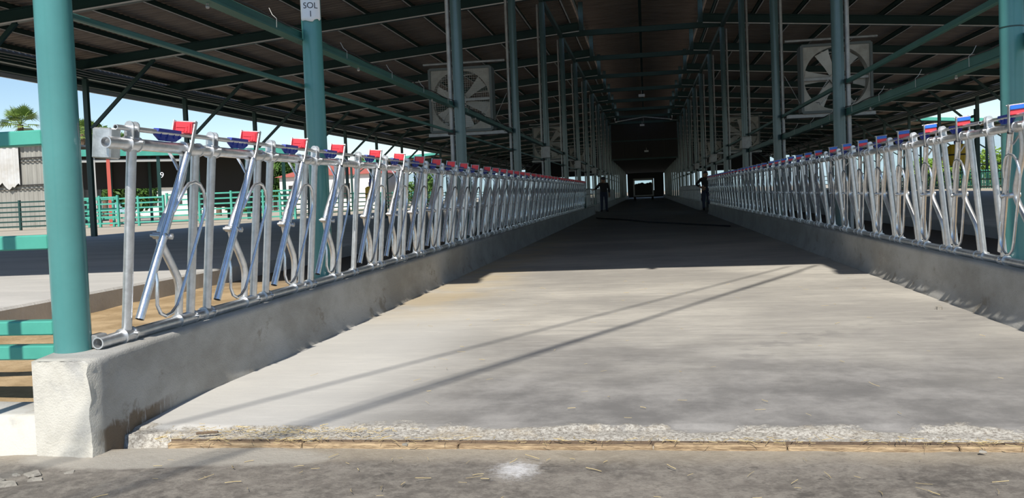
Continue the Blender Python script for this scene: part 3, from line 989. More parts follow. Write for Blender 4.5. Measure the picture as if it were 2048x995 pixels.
# plain bar panels deeper in the barn
def bar_panel(s, y, ln, label):
    p = thing('bar_panel', (s * XB, y, WTOP), label, 'fence panel', 'plain bar panels deep in the barn')
    for z in (0.05, 0.55, 0.78):
        MB().tube([(0, 0, z), (0, ln, z)], 0.022, 8).build('rail', M['steel'], p)
    pm = MB().tube([(0, 0, 0), (0, 0, 0.80)], 0.020, 8).mesh('bar', M['steel'])
    n = int(ln / 0.7)
    for i in range(n + 1):
        put('bar', pm, p, (0, ln * i / n, 0))


gp = MB().cbox(-0.08, 0.08, -0.08, 0.08, 0, 1.0, 0.01).mesh('gate_post', M['gdark'])
put('gate_post', gp, None, (-XB, 34.75, WTOP), label='dark square gate post where the lettered-side headlocks end', cat='post')
bar_panel(-1, 34.9, 5.5, 'plain galvanized bar panel behind the standing man')
for k in range(4):
    y = 44.0 + 6 * k
    bar_panel(-1, y, 5.8, '%s plain bar panel past the standing man' % ORD[k])
    bar_panel(1, 40.4 + 6 * k, 5.8, '%s plain bar panel past the gap in the curb' % ORD[k])

# ------------------------------------------------------------------ pipe barrier left of the pier column
t = thing('pipe_barrier', (-2.68, 3.53, 0), 'green square-tube barrier of four rails welded to the pier column', 'barrier')
for z, h in ((1.292, 0.068), (0.822, 0.066), (0.434, 0.064), (0.322, 0.064)):
    MB().cbox(-3.2, 0.02, -0.035, 0.035, z - h / 2, z + h / 2, 0.006).build('rail', M['grail'], t)
MB().cbox(-3.28, -3.2, -0.04, 0.04, 0.05, 1.4, 0.006).build('post', M['grail'], t)
t = thing('lamp_pole', (-2.86, 2.35, -0.12), 'slim green steel pole standing in front of the pipe barrier', 'pole')
MB().tube([(0, 0, 0), (0, 0, 2.75)], 0.034, 12).build('shaft', M['green'], t)
MB().tube([(0, 0, 0), (0, 0, 0.02)], 0.08, 12).build('base_plate', M['green'], t)


# ------------------------------------------------------------------ fans
def fan_meshes():
    D = {}
    w = 0.64
    mb = MB()
    for a, b in (((-w, -w), (w, -w)), ((w, -w), (w, w)), ((w, w), (-w, w)), ((-w, w), (-w, -w))):
        mb.beam((a[0], 0, a[1]), (b[0], 0, b[1]), 0.05, 0.36, up=(0, 1, 0))
    D['housing'] = mb.mesh('housing', M['fan_dark'])
    mb = MB(); N = 48; R = 0.60; vs = []
    for k in range(N):
        a = 2 * math.pi * k / N
        c, s_ = math.cos(a), math.sin(a)
        m = 0.64 / max(abs(c), abs(s_))
        vs += [(R * c, -0.14, R * s_), (m * c, -0.15, m * s_), (R * c, 0.10, R * s_)]
    fs = []
    for k in range(N):
        l = (k + 1) % N
        fs.append((3 * k, 3 * k + 1, 3 * l + 1, 3 * l)); fs.append((3 * k, 3 * l, 3 * l + 2, 3 * k + 2))
    mb.add(vs, fs)
    D['shroud'] = mb.mesh('shroud', M['fan_grey'])
    mb = MB(); n = 6
    prof = [(0.10, -0.055, 0.055), (0.28, -0.075, 0.075), (0.46, -0.10, 0.115), (0.57, -0.13, 0.14)]
    vs = []
    for r, a, b in prof:
        vs += [(r, -0.045 + 0.02, a), (r, 0.03, b)]
    for r, a, b in prof:
        vs += [(r, -0.035 + 0.02, a), (r, 0.04, b)]
    fs = []
    for k in range(3):
        fs.append((2 * k, 2 * k + 1, 2 * k + 3, 2 * k + 2)); fs.append((8 + 2 * k + 2, 8 + 2 * k + 3, 8 + 2 * k + 1, 8 + 2 * k))
    mb.add(vs, fs, True)
    D['blade'] = mb.mesh('blade', M['fan_blade'])
    D['hub'] = MB().tube([(0, -0.09, 0), (0, 0.08, 0)], 0.11, 20).tube([(0, -0.13, 0), (0, -0.09, 0)], 0.05, 12).mesh('hub', M['fan_grey'])
    mb = MB(); s_ = 0.045; n = int(1.24 / s_)
    for i in range(n + 1):
        q = -0.62 + 1.24 * i / n
        mb.box(q - 0.002, q + 0.002, -0.172, -0.168, -0.63, 0.63); mb.box(-0.63, 0.63, -0.172, -0.168, q - 0.002, q + 0.002)
    D['grille'] = mb.mesh('grille', M['fan_grey'])
    mb = MB()
    mb.box(-0.62, 0.62, -0.10, -0.07, -0.025, 0.025)
    D['spreader_bar'] = mb.mesh('spreader_bar', M['steel'])
    mb = MB()
    mb.cbox(-0.50, -0.30, -0.10, 0.06, -0.60, -0.44, 0.02)
    D['motor'] = mb.mesh('motor', M['steel'])
    mb = MB()
    for off in (-0.10, 0.10):
        for i in range(18):
            a = Vector((-0.40 + off * 0.5, -0.09, -0.52 - off * 0.3)).lerp(Vector((0.0 + off, -0.09, -off * 0.4)), i / 18)
            b = Vector((-0.40 + off * 0.5, -0.09, -0.52 - off * 0.3)).lerp(Vector((0.0 + off, -0.09, -off * 0.4)), (i + 0.7) / 18)
            mb.beam(a, b, 0.02, 0.035, up=(0, 1, 0))
    D['drive_chain'] = mb.mesh('drive_chain', M['steel'])
    return D


FD = fan_meshes()


def fan(s, y, label, spin, grille=True):
    xc = s * 3.70
    zc = 2.965
    f = thing('barn_fan', (xc, y, zc), label, 'fan', 'big square ventilation fans')
    put('housing', FD['housing'], f); put('shroud', FD['shroud'], f)
    if grille: put('grille', FD['grille'], f)
    hb = put('hub', FD['hub'], f)
    for k in range(6):
        put('blade', FD['blade'], hb, rot=(0, spin + k * math.pi / 3, 0))
    put('spreader_bar', FD['spreader_bar'], f)
    put('motor', FD['motor'], f); put('drive_chain', FD['drive_chain'], f)
    x1 = s * XC - xc + s * 0.17
    x2 = s * 0.72
    MB().cbox(min(x1, x2), max(x1, x2), -0.10, 0.10, -0.735, -0.66, 0.006).build('support_beam', M['steel'], f)
    MB().tube([(x1, -0.12, 0.755), (x2 + s * 0.05, -0.12, 0.755)], 0.028, 8).build('top_bar', M['steel'], f)
    MB().tube([(x1, 0, 0.1), (-s * 0.66, 0, -0.45)], 0.006, 5).build('stay_wire', M['steel'], f)


fan(-1, FR[2], 'square caged fan between second and third columns past the lettered one', 0.35)
fan(1, FR[2], 'square fan with open face on the side opposite the lettered column', 0.1, False)
for k, i in enumerate((5, 8)):
    fan(-1, FR[i], '%s square fan deeper in on the lettered-column side' % ORD[k + 1], 0.2 + k)
    fan(1, FR[i], '%s square fan deeper in on the side opposite the lettered column' % ORD[k + 1], 0.5 + k)


# ------------------------------------------------------------------ small lamps and pipe under the ridge
def lamp(x, y, z, label):
    t = thing('floodlight', (x, y, z), label, 'lamp', 'small floodlights under the ridge')
    MB().cbox(-0.16, 0.16, -0.06, 0.06, -0.07, 0.07, 0.012).build('housing', M['lamp'], t)
    MB().tube([(0, 0, 0.07), (0, 0, 0.25)], 0.015, 6).build('bracket', M['steel'], t)


lamp(-0.05, FR[7], 5.83, 'small pale floodlight under the tie beam before the gable screen')
lamp(-0.1, FR[10], 5.55, 'small pale floodlight hung just before the gable screen')
lamp(0.15, GABLE - 0.2, 3.95, 'small pale floodlight low on the gable screen')
t = thing('bent_pipe', (0, 60.6, 0), 'pale pipe bent in a shallow vee below the ridge', 'pipe')
MB().tube([(-1.95, 0, 6.05), (-1.95, 0, 5.78), (0, 0, 6.03), (0.1, 0, 6.03), (1.95, 0, 5.78), (1.95, 0, 6.05)], 0.035, 8).build('tube', M['galv'], t)
MB().tube([(0, 0, 6.03), (0, 0, 5.6)], 0.012, 6).build('hanger', M['steel'], t)


# ------------------------------------------------------------------ brushes
def brush(x, y, z, label):
    t = thing('cow_brush', (x, y, z), label, 'brush', 'cattle scratching brushes')
    MB().cbox(-0.09, 0.09, -0.09, 0.09, 0.30, 0.62, 0.02).build('motor', M['blue'], t)
    mb = MB()
    mb.tube([(0, 0, -0.32), (0, 0, -0.28), (0, 0, 0.25), (0, 0, 0.30)], [0.20, 0.27, 0.27, 0.2], 24)
    for k in range(24):
        a = 2 * math.pi * k / 24
        mb.beam((0.26 * math.cos(a), 0.26 * math.sin(a), -0.28), (0.26 * math.cos(a + .15), 0.26 * math.sin(a + .15), 0.25), 0.04, 0.03, up=(math.cos(a), math.sin(a), 0))
    mb.build('bristles', M['yellow'], t)
    MB().tube([(0, 0, -0.02), (0, 0, 0.02)], 0.285, 20).build('band', M['rubber'], t)
    MB().tube([(0, 0, 0.6), (0, 0, 1.0), (0.5, 0, 1.1)], 0.04, 8).build('arm', M['gdark'], t)
    MB().cbox(0.46, 0.58, -0.06, 0.06, ZPLAT - z, 1.3, 0.01).build('post', M['gdark'], t)


brush(9.0, 26.8, 1.62, 'yellow cattle brush with blue motor on the hedge side')
brush(-10.9, 33.5, 1.25, 'yellow cattle brush with blue motor on the sheds side')


# ------------------------------------------------------------------ pens, sheds, trees on the flanks
def pen(name, p, q, n, label, m, h=1.4, rails=6, z0=0.2):
    p, q = Vector((*p, z0)), Vector((*q, z0))
    t = thing(name, p, label, 'fence')
    d = (q - p); ln = d.length
    for k in range(rails):
        z = 0.18 + (h - 0.2) * k / (rails - 1)
        MB().beam((0, 0, z), d + Vector((0, 0, z)), 0.05, 0.075).build('rail', m, t)
    pm = MB().box(-0.05, 0.05, -0.05, 0.05, 0, h + 0.08).mesh('post', m)
    for k in range(n + 1):
        put('post', pm, t, d * (k / n))


pen('pen_fence', (-29.4, 40.0), (-23.9, 40.0), 4, 'pale green six-rail pen fence before the fascia shed', M['grail'], 1.42)
pen('pen_gate', (-28.2, 39.7), (-26.2, 39.7), 2, 'pale green pen gate with tall hinge posts before the red post', M['grail'], 1.5, 5)
pen('pen_fence', (-23.7, 40.0), (-17.6, 41.5), 4, 'pale green pen fence ending at the eave posts', M['grail'], 1.5)
pen('pen_fence', (-40.0, 38.5), (-29.6, 40.0), 5, 'shade-darkened green pen fence below the corrugated wall', M['gdark'], 1.45)  # dark colour stands in for the shed's shade on this stretch
pen('pen_fence', (-19.5, 44.0), (-19.5, 110.0), 22, 'long green pen fence running beside the eave on the sheds side', M['grail'], 1.35, 5)
pen('pen_fence', (19.5, 30.0), (19.5, 112.0), 26, 'long dark green fence running beside the eave on the hedge side', M['gdark'], 1.5, 4)
# pale slatted fence behind it
t = thing('slat_fence', (22.5, 40, 0.18), 'pale green upright slat fence in front of the hedge', 'fence')
sm = MB().box(-0.02, 0.02, -0.10, 0.10, 0, 1.25).mesh('slat', M['grail'])
for k in range(150):
    put('slat', sm, t, (0, k * 0.42, 0))
for z in (0.25, 1.0):
    MB().box(0.02, 0.06, -0.2, 63, z, z + 0.08).build('rail', M['grail'], t)

# open shed with green fascia
t = thing('fascia_shed', (-30.3, 43.7, 0.18), 'open dark shed with green fascia behind the pens', 'shed', rot=(0, 0, math.radians(37.2)))
MB().box(-1.5, 11.0, -0.1, 4.6, 4.20, 4.27).build('roof', M['dark'], t)
MB().box(-1.5, 11.0, -0.16, -0.08, 3.88, 4.25).build('fascia', M['grail'], t)
MB().box(-1.5, 11.0, 4.5, 4.6, 2.15, 4.2).build('back_panel', M['dark'], t)
MB().box(5.9, 10.4, 3.0, 3.1, 0.8, 4.0).build('dark_screen', M['dark'], t)
for x, mm in ((0.1, 'greypost'), (0.85, 'redpost'), (3.46, 'gdark'), (5.6, 'gdark'), (8.4, 'gdark'), (10.6, 'gdark')):
    MB().box(x - 0.09, x + 0.09, 0, 0.18, 0, 4.2).build('post', M[mm], t)
for x in (-1.2, 1.2, 3.4, 5.8, 8.0, 10.6):
    MB().box(x - 0.08, x + 0.08, 4.3, 4.46, 0, 4.2).build('post', M['gdark'], t)
MB().box(-1.5, 5.6, 0.02, 0.16, 3.55, 3.70).build('front_beam', M['greypost'], t)
put('numeral', text_mesh('9', 0.46, 'numeral', M['white']), t, (3.62, -0.02, 2.75), (math.radians(90), 0, 0))


def corr_sheet(x0, x1, z0, z1, per, amp, mb, y=0, ragged=0):
    n = int((x1 - x0) / per * 4); vs = []
    for i in range(n + 1):
        x = x0 + (x1 - x0) * i / n
        yy = y + amp * (1 if (i // 2) % 2 else -1)
        rz = ragged * (abs(nz(x, 3, 0, 2.2)) + 0.5 * abs(nz(x, 8, 0, 7)))
        vs += [(x, yy, z0 + rz), (x, yy, z1)]
    mb.add(vs, [(2 * i, 2 * i + 2, 2 * i + 3, 2 * i + 1) for i in range(n)])
    return mb


t = thing('corrugated_shed', (-38, 46.0, 0.18), 'grey corrugated shed wall with dark cross rails behind the barrier', 'shed')
corr_sheet(-6, 3.2, 0.0, 4.9, 0.3, 0.03, MB()).build('wall_sheet', M['corr'], t)
corr_sheet(-6, 3.2, 0.0, 4.9, 0.3, 0.03, MB(), 5).build('wall_sheet', M['corr'], t)
corr_sheet(-6, 1.6, 2.2, 4.8, 0.4, 0.03, MB(), -0.25, 0.7).build('hanging_sheet', M['corr_w'], t)
MB().box(-6.3, 3.4, -0.4, 5.4, 4.9, 5.02).build('roof', M['corr'], t)
for z in (2.5, 4.1):
    MB().box(-6, 3.2, -0.12, -0.06, z, z + 0.08).build('cross_rail', M['dark'], t)
    MB().box(-6, 3.2, -0.12, -0.06, z - 0.2, z - 0.16).build('cross_rail', M['dark'], t)

# far white houses and sheds
def house(x, y, w, d, h, label, roofm, red=False, rot=0):
    t = thing('farm_building', (x, y, 0.18), label, 'building', rot=(0, 0, rot))
    MB().box(-w / 2, w / 2, 0, d, 0, h).build('walls', M['plaster'], t)
    MB().prism([(-w / 2 - 0.4, h), (w / 2 + 0.4, h), (0, h + w * 0.12)], 'y', -0.5, d + 0.5).build('roof', M[roofm], t)
    for k in range(4):
        xx = -w / 2 + w * (k + 0.5) / 4
        MB().box(xx - 0.5, xx + 0.5, -0.05, 0.02, h * 0.35, h * 0.75).build('window', M['dark'], t)


house(-36, 96, 13, 9, 4.0, 'long white farm building with red roof past the pens', 'tile')
house(-66, 118, 16, 10, 4.0, 'white farm building with pale roof far beyond the pens', 'sheet_top')
house(-78, 140, 22, 12, 4.2, 'wide white farm building with pale roof behind the trees', 'sheet_top')

def leaves(n, blobs, size, seed):
    rnd = random.Random(seed); mb = MB(); vs = []; fs = []
    for (cx, cy, cz, rx, ry, rz) in blobs:
        for _ in range(n):
            while True:
                a, b, c = rnd.uniform(-1, 1), rnd.uniform(-1, 1), rnd.uniform(-1, 1)
                q = a * a + b * b + c * c
                if 0.35 < q < 1: break
            p = Vector((cx + a * rx, cy + b * ry, cz + c * rz))
            d1 = Vector((rnd.gauss(0, 1), rnd.gauss(0, 1), rnd.gauss(0, 1))).normalized() * size * rnd.uniform(0.6, 1.3)
            d2 = d1.cross(Vector((rnd.gauss(0, 1), rnd.gauss(0, 1), rnd.gauss(0, 1)))).normalized() * size * 0.35
            i = len(vs)
            vs += [p - d1, p + d2, p + d1, p - d2]; fs.append((i, i + 1, i + 2, i + 3))
    return mb.add(vs, fs)


def tree(x, y, h, r, label, m='leaf', seed=1, n=700, size=0.3):
    t = thing('tree', (x, y, 0.15), label, 'tree')
    rnd = random.Random(seed)
    blobs = [(rnd.uniform(-r, r) * 0.55, rnd.uniform(-r, r) * 0.55, h - r * rnd.uniform(0.6, 1.5), r * 0.6, r * 0.6, r * 0.55) for _ in range(6)]
    leaves(n, blobs, size, seed).build('crown', M[m], t)
    MB().tube([(0, 0, 0), (0.1, 0, h * 0.4), (0.2, 0.1, h * 0.75)], [0.28, 0.2, 0.1], 8).build('trunk', M['bark'], t)
    mb = MB()
    for b in blobs[:4]:
        mb.tube([(0.1, 0, h * 0.4), (b[0] * 0.7, b[1] * 0.7, b[2])], [0.1, 0.04], 6)
    mb.build('branches', M['bark'], t)


def palm(x, y, h, label, seed=1, sc=1.0):
    t = thing('palm_tree', (x, y, 0.15), label, 'palm')
    rnd = random.Random(seed)
    MB().tube([(0, 0, 0), (0.1, 0, h * 0.5), (0.05, 0, h)], [0.3, 0.24, 0.22], 10).build('trunk', M['bark'], t)
    for k in range(30):
        a = rnd.uniform(0, 2 * math.pi); el = rnd.uniform(-0.35, 1.35); L = rnd.uniform(1.5, 2.0) * sc
        mb = MB(); d = Vector((math.cos(a) * math.cos(el), math.sin(a) * math.cos(el), math.sin(el)))
        side = Vector((-math.sin(a), math.cos(a), 0)); up = side.cross(d) * -1
        c = Vector((0.05, 0, h)) + d * L * 0.55
        mb.tube([(0.05, 0, h), c], 0.02, 5, caps=False)
        for i in range(15):            # fan leaf segments
            th = -1.35 + 2.7 * i / 14
            dd = (d * math.cos(th) + side * math.sin(th)).normalized()
            w = dd.cross(up).normalized() * 0.055 * sc
            tip = c + dd * L * 0.62 - Vector((0, 0, 0.18 * L * abs(math.sin(th)) + 0.06))
            mid = c + dd * L * 0.36
            mb.add([c, mid + w, tip, mid - w], [(0, 1, 2, 3)])
        mb.build('frond', M['palm'], t)


palm(-49.0, 62, 8.0, 'fan palm standing behind the corrugated shed', 3, 0.85)
palm(-46.4, 66, 7.4, 'fan palm half hidden by the round tree', 5, 0.75)
tree(-48.8, 72, 9.7, 2.3, 'round grey-green tree beside the half hidden palm', 'leaf', 4)
tree(-39.3, 75, 6.9, 2.2, 'low leafy tree behind the fascia shed roof', 'bright_leaf', 6)
tree(-38.5, 60, 4.6, 2.2, 'tree seen under the fascia shed near the numeral', 'leaf', 8)
for k in range(9):
    tree(29.5 + (k % 3) * 1.2, 46 + k * 7.2, 3.6 + 0.5 * (k % 2), 2.2, '%s bright green bush of the hedge, counted from the yard' % ORD[k], 'bright_leaf', 20 + k, 520, 0.22)
for k in range(7):
    tree(-46 - 3 * (k % 3), 96 + k * 13, 7.5 + (k % 3), 3.8, '%s large tree beyond the white buildings, counted from the yard' % ORD[k], 'leaf', 40 + k, 450, 0.5)

# hazy hill
mb = MB(); vs = []; NH = 60
for i in range(NH + 1):
    a = math.radians(-75 + 150 * i / NH)
    for j, rr in enumerate((700, 780, 900)):
        hh = (0, 24, 44)[j] * (0.45 + 0.55 * abs(nz(i * 0.13, 2, 0, 1.0)) + 0.5 * (1 if a > 0 else 0.35))
        vs.append((rr * math.sin(a), rr * math.cos(a), hh))
mb.add(vs, [(3 * i + j, 3 * i + 3 + j, 3 * i + 4 + j, 3 * i + 1 + j) for i in range(NH) for j in range(2)], True)
mb.build('hills', M['hill'], kind='structure')

# ------------------------------------------------------------------ overhead cables and their pole (behind the photographer)
pl = thing('utility_pole', (-7.2, -11.5, -0.12), 'tall timber utility pole carrying cables to the barn roof', 'pole')
MB().tube([(0, 0, 0), (0, 0, 8.6)], [0.14, 0.10], 12).build('shaft', M['bark'], pl)
MB().box(-0.9, 0.9, -0.06, 0.06, 8.1, 8.25).build('crossarm', M['bark'], pl)


def ground_to_sky(gx, gy, h):     # point at height h whose sun shadow falls on (gx, gy)
    return Vector((gx - h * math.tan(SUN_AZ), gy - (h - ZF) / math.tan(SUN_EL), h))


def cable(a, b, r, label, sag=0.15):
    h0, h1 = a[2], b[2]
    p0, p1 = ground_to_sky(*a), ground_to_sky(*b)
    d = p1 - p0
    p0 = p0 - d * 0.9
    pts = [p0.lerp(p1, i / 20) - Vector((0, 0, sag * 4 * (i / 20) * (1 - i / 20))) for i in range(21)]
    MB().tube(pts, r, 6).build('overhead_cable', M['rubber'], None, label=label, cat='cable', group='cables to the barn roof')


cable((-2.04, 4.0, 7.2), (1.70, 10.85, 7.2), 0.016, 'thin black overhead cable strung to the ridge end', 0.05)
cable((-1.42, 3.90, 7.2), (2.04, 10.93, 7.2), 0.022, 'thick black overhead cable strung to the ridge end', 0.05)
cable((-2.0, 3.0, 6.6), (1.75, 10.2, 6.6), 0.010, 'slack black overhead cable hung below the thick one', 0.1)


# ------------------------------------------------------------------ threshold
t = thing('threshold_board', (0, 3.386, -0.078), 'narrow raw timber strip set along the alley threshold', 'board')
rnd = random.Random(3)
x = -2.06
while x < 2.42:
    w = rnd.uniform(0.5, 0.95)
    x1 = min(2.42, x + w)
    MB().cbox(x + 0.002, x1 - 0.002, -0.018, 0.018, 0.0, 0.029 + rnd.uniform(-.005, .004), 0.005).build('plank', M['wood'], t)
    x = x1
MB().box(-2.06, 2.42, 0.0185, 0.021, 0.0, 0.036).build('steel_edge', M['bark'], t)


def straw(n, fx, fy, z, lo, hi, name, label, seed):
    rnd = random.Random(seed); mb = MB()
    for _ in range(n):
        x, y = fx(rnd), fy(rnd)
        a = rnd.uniform(0, math.pi); L = rnd.uniform(lo, hi); b = rnd.uniform(-0.2, 0.2)
        d = Vector((math.cos(a), math.sin(a) * 0.8, b)) * L / 2
        c = Vector((x, y, z + 0.006 + abs(b) * L / 2 + rnd.uniform(0, 0.006)))
        w = 0.0010 * rnd.uniform(0.6, 1.6)
        m_ = c + Vector((rnd.gauss(0, .1), rnd.gauss(0, .1), 0)) * L * 0.5
        mb.tube([c - d, m_, c + d], w, 3, caps=False)
    return mb.build(name, M['straw'], None, label=label, cat='straw', kind='stuff')


straw(330, lambda r: min(2.4, max(-2.1, r.choice([-1.75, -1.2, 0.1, 0.9, 1.6]) + r.gauss(0, 0.42))), lambda r: 3.39 + r.gauss(0, 0.024), ZF, 0.02, 0.065,
      'loose_straw', 'loose straw caught along the timber threshold strip', 11)
straw(220, lambda r: r.uniform(-2.0, -1.2) + r.gauss(0, 0.1), lambda r: 3.52 + r.gauss(0, 0.035), ZF, 0.015, 0.045,
      'loose_straw', 'chopped straw heaped by the pier end of the alley', 12)
straw(90, lambda r: r.uniform(-2, 2.2), lambda r: r.uniform(3.7, 9.5), ZF, 0.02, 0.07, 'loose_straw', 'single straws scattered over the sunlit alley floor', 13)
straw(70, lambda r: r.uniform(-2, 1.6), lambda r: r.uniform(2.7, 3.25), -0.068, 0.02, 0.07, 'loose_straw', 'single straws scattered on the yard before the threshold', 14)


# concrete chips
def chip(x, y, z, r, label, seed, flat=0.3, m='chip'):
    rnd = random.Random(seed); n = 7
    ang = sorted(rnd.uniform(0, 2 * math.pi) for _ in range(n))
    top = [(r * rnd.uniform(.6, 1.1) * math.cos(a), r * rnd.uniform(.5, .9) * math.sin(a)) for a in ang]
    mb = MB()
    vs = [(p[0] * 1.1, p[1] * 1.1, 0) for p in top] + [(p[0], p[1], r * flat * rnd.uniform(.7, 1.1)) for p in top]
    fs = [tuple(range(n - 1, -1, -1)), tuple(range(n, 2 * n))] + [(i, (i + 1) % n, n + (i + 1) % n, n + i) for i in range(n)]
    mb.add(vs, fs)
    mb.build('concrete_chip', M[m], None, loc=(x, y, z), label=label, cat='rubble', group='broken concrete chips')


chip(2.17, 6.92, ZF, 0.035, 'single stone lying on the sunlit floor by the curb', 1, 0.8)
for k, (x, y, r) in enumerate([(-2.47, 2.92, .05), (-2.40, 2.99, .035), (-2.54, 2.97, .03), (-2.30, 3.08, .03), (-2.52, 3.05, .025), (-2.45, 3.06, .04), (-2.2, 3.14, .02)]):
    chip(x, y, -0.088, r, 'flat concrete flake lying at the foot of the rough pier', 30 + k, 0.25)
for k in range(26):
    rr = random.Random(90 + k)
    chip(rr.uniform(-2.05, 2.2), 3.49 + rr.gauss(0, .05), ZF - 0.010, rr.uniform(.008, .022), 'small crumb of concrete on the broken alley edge', 60 + k, 0.5)
MB().tube([(-1.97, 3.455, ZF + 0.012), (-1.88, 3.475, ZF + 0.014)], 0.006, 5).build('wood_splinter', M['bark'], None, label='dark wood splinter on the straw by the pier', cat='splinter')
# hose across the alley in the shade
pth = []
for i in range(41):
    t_ = i / 40
    pth.append((-1.9 + 3.9 * t_ + 0.1 * math.sin(9 * t_), 33.0 - 10.5 * t_ ** 0.8 + 0.5 * math.sin(5 * t_), ZF + 0.022))
MB().tube(pth, 0.022, 6).build('hose', M['rubber'], None, label='black hose lying across the shaded alley floor', cat='hose')


# ------------------------------------------------------------------ people
def person(name, loc, rz, J, label, cap=True):
    """J: dict of joint -> (pos, radius); chains listed below; one skinned surface"""
    names = list(J)
    idx = {n: i for i, n in enumerate(names)}
    E_ = []
    chains = [('pelvis', 'waist', 'chest', 'neck', 'head0', 'head1', 'head2'),
              ('pelvis', 'hipL', 'kneeL', 'ankL', 'toeL'), ('pelvis', 'hipR', 'kneeR', 'ankR', 'toeR'),
              ('chest', 'shL', 'elL', 'wrL', 'paL'), ('chest', 'shR', 'elR', 'wrR', 'paR')]
    for c in chains:
        for a, b in zip(c, c[1:]): E_.append((idx[a], idx[b]))
    co = [Vector(J[n][0]) for n in names]; rad = [J[n][1] * 1.22 for n in names]
    for sd in 'LR':      # fingers
        w, p_ = co[idx['wr' + sd]], co[idx['pa' + sd]]
        d = (p_ - w).normalized(); side = d.cross(Vector((0, 1, 0.2))).normalized()
        for k, (off, ln) in enumerate(((-.033, .058), (-.012, .072), (.011, .078), (.032, .068))):
            a = p_ + side * off + d * 0.02; b = a + d * ln * 0.55 + Vector((0, -.008, 0)); c = a + d * ln + Vector((0, -.03, 0))
            i = len(co); co += [a, b, c]; rad += [.010, .009, .008]
            E_ += [(idx['pa' + sd], i), (i, i + 1), (i + 1, i + 2)]
        a = w.lerp(p_, 0.45) - side * 0.04; b = a - side * 0.025 + d * 0.03
        i = len(co); co += [a, b]; rad += [.012, .010]
        E_ += [(idx['wr' + sd], i), (i, i + 1)]
    me = bpy.data.meshes.new(name)
    me.from_pydata(co, E_, [])
    ob = bpy.data.objects.new('tmp', me); COL.objects.link(ob)
    md = ob.modifiers.new('s', 'SKIN'); md.use_smooth_shade = True
    for i, v in enumerate(me.skin_vertices[0].data):
        v.radius = (rad[i], rad[i] * (0.72 if i < len(names) and names[i] in ('pelvis', 'waist', 'chest') else 1.0))
        v.use_root = (i == 0)
    ob.modifiers.new('ss', 'SUBSURF').levels = 2
    dg = bpy.context.evaluated_depsgraph_get(); dg.update()
    bm_ = bpy.data.meshes.new_from_object(ob.evaluated_get(dg))
    bpy.data.objects.remove(ob)
    bm_.materials.clear()
    for k in ('skin', 'shirt', 'jeans', 'shoe'): bm_.materials.append(M[k])
    nk = J['neck'][0][2]; pz = J['pelvis'][0][2]
    for p in bm_.polygons:
        c = p.center; mi = 0
        if c.z < 0.10: mi = 3
        elif c.z < pz + 0.06 and min((c - Vector(J[q][0])).length for q in ('paL', 'paR', 'wrL', 'wrR')) > 0.14: mi = 2
        elif c.z < nk - 0.02:
            mi = 1
            for q in ('L', 'R'):
                if min((c - Vector(J[w + q][0])).length for w in ('pa', 'wr')) < 0.12: mi = 0
        p.material_index = mi; p.use_smooth = True
    r = thing('person', loc, label, 'person', rot=(0, 0, rz))
    put('body', bm_, r)
    h = Vector(J['head1'][0])
    f = MB()
    f.ball((h.x, h.y - 0.098, h.z - 0.005), 0.016, 0.022, 0.028, 8, 5)
    f.ball((h.x - 0.105, h.y + 0.01, h.z), 0.014, 0.022, 0.034, 8, 5); f.ball((h.x + 0.105, h.y + 0.01, h.z), 0.014, 0.022, 0.034, 8, 5)
    f.build('nose_and_ears', M['skin'], r)
    e = MB()
    for sx in (-.035, .035): e.ball((h.x + sx, h.y - 0.088, h.z + 0.022), 0.012, 0.01, 0.009, 8, 5)
    e.ball((h.x, h.y - 0.085, h.z - 0.055), 0.026, 0.01, 0.007, 8, 5)
    e.build('eyes_and_mouth', M['black'], r)
    hr = MB(); hr.ball((h.x, h.y + 0.022, h.z + 0.055), 0.108, 0.112, 0.092, 14, 8)
    hr.build('hair', M['black'], r)
    if cap:
        c = MB(); c.ball((h.x, h.y + 0.008, h.z + 0.075), 0.118, 0.122, 0.082, 14, 8)
        c.prism([(h.x - 0.09, h.y - 0.08), (h.x + 0.09, h.y - 0.08), (h.x + 0.07, h.y - 0.19), (h.x - 0.07, h.y - 0.19)], 'z', h.z + 0.075, h.z + 0.087)
        c.build('cap', M['shirt'], r)
    return r


def joints(s=1.0, **over):
    J = dict(pelvis=((0, 0, .95), .15), waist=((0, .0, 1.10), .145), chest=((0, .01, 1.33), .165), neck=((0, .0, 1.47), .058), head0=((0, -.01, 1.53), .075),
             head1=((0, -.015, 1.60), .098), head2=((0, -.005, 1.665), .082),
             hipL=((.10, 0, .88), .10), kneeL=((.115, -.01, .50), .066), ankL=((.12, .02, .085), .046), toeL=((.14, -.14, .045), .042),
             hipR=((-.10, 0, .88), .10), kneeR=((-.115, -.01, .50), .066), ankR=((-.12, .02, .085), .046), toeR=((-.14, -.14, .045), .042),
             shL=((.20, .01, 1.39), .066), elL=((.27, .03, 1.11), .047), wrL=((.28, -.06, .87), .033), paL=((.28, -.09, .80), .034),
             shR=((-.20, .01, 1.39), .066), elR=((-.27, .03, 1.11), .047), wrR=((-.28, -.06, .87), .033), paR=((-.28, -.09, .80), .034))
    for k, v in over.items(): J[k] = (v, J[k][1])
    return J


# man standing with one hand reaching to the fence rail, back to the photographer
person('person', (-2.08, 43.2, ZF), math.radians(188), joints(elL=(.38, -.02, 1.17), wrL=(.47, -.16, 1.13), paL=(.53, -.21, 1.13), toeR=(-.20, -.10, .045)),
       'person in dark shirt, navy trousers and cap standing by the bar panel')
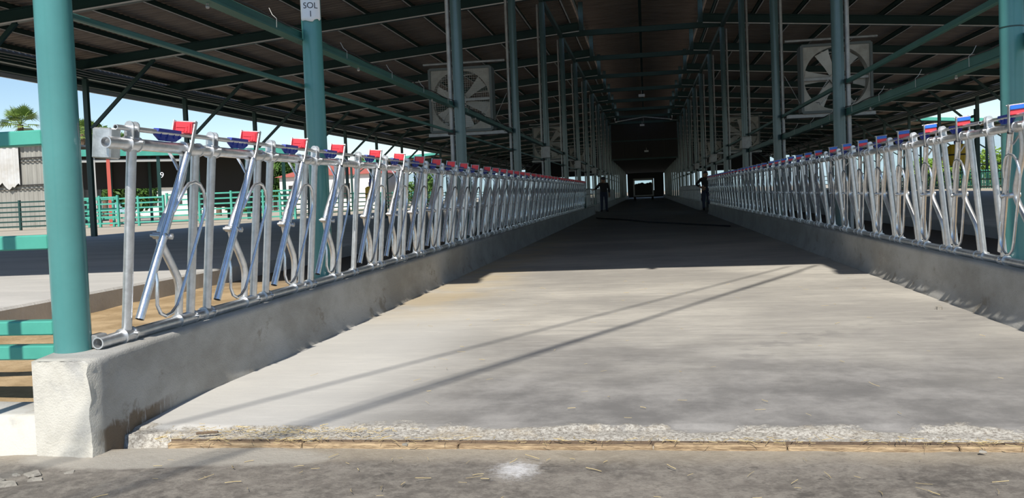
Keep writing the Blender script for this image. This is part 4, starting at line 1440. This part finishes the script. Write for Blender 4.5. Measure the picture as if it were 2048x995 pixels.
# second person with a hand on the hip, in the gap of the curb
person('person', (2.64, 39.2, ZF), math.radians(10), joints(elR=(-.42, .06, 1.16), wrR=(-.22, -.10, 1.02), paR=(-.17, -.15, .98), elL=(.30, -.02, 1.10), wrL=(.20, -.24, 1.2), paL=(.17, -.30, 1.24)),
       'person in dark clothes, hand on hip, in the curb gap', cap=False)

# ------------------------------------------------------------------ van at the far end
t = thing('feed_van', (-0.24, 94.0, ZF), 'grey box van with see-through rear window parked in the far alley', 'van')
mb = MB()
w, h0, h1, ln = 1.08, 0.45, 2.30, 4.4
for sx in (-1, 1):
    MB().cbox(min(sx * w, sx * (w - 0.06)), max(sx * w, sx * (w - 0.06)), 0, ln, h0, h1, 0.02).build('side_panel', M['van'], t)
    MB().cbox(min(sx * w, sx * (w - 0.16)), max(sx * w, sx * (w - 0.16)), -0.05, 0.05, h0, h1, 0.02).build('rear_pillar', M['van'], t)
    for yy in (0.8, 3.6):
        wh = MB().tube([(sx * (w - 0.22), yy, 0.36), (sx * (w - 0.02), yy, 0.36)], 0.36, 20).build('wheel', M['rubber'], t)
        MB().tube([(sx * (w - 0.02), yy, 0.36), (sx * (w - 0.005), yy, 0.36)], 0.2, 14).build('hub_cap', M['steel'], wh)
MB().cbox(-w, w, 0, ln, h1 - 0.08, h1, 0.02).build('roof', M['van'], t)
MB().cbox(-w, w, -0.05, 0.05, h1 - 0.22, h1 - 0.05, 0.02).build('rear_header', M['van'], t)
MB().cbox(-w, w, 0, ln, h0 - 0.06, h0, 0.02).build('load_floor', M['dark'], t)
MB().cbox(-w + 0.1, w - 0.1, -0.04, 0.0, h0, 1.62, 0.01).build('rear_door', M['dark'], t)
MB().cbox(-w - 0.03, w + 0.03, -0.14, -0.04, 0.38, 0.52, 0.03).build('bumper', M['steel'], t)
MB().box(-w + 0.1, w - 0.1, -0.02, 0.0, 1.62, h1 - 0.2).build('rear_window', M['glass'], t)
MB().cbox(-w + 0.06, w - 0.06, ln - 0.05, ln, h0, 1.5, 0.01).build('front_bulkhead', M['dark'], t)
for k in range(6):
    MB().ball((-0.75 + 0.3 * k, 1.2 + 0.2 * (k % 2), 1.60 + 0.06 * (k % 3)), 0.22, 0.3, 0.16, 10, 6).build('feed_sack', M['dark'], t)
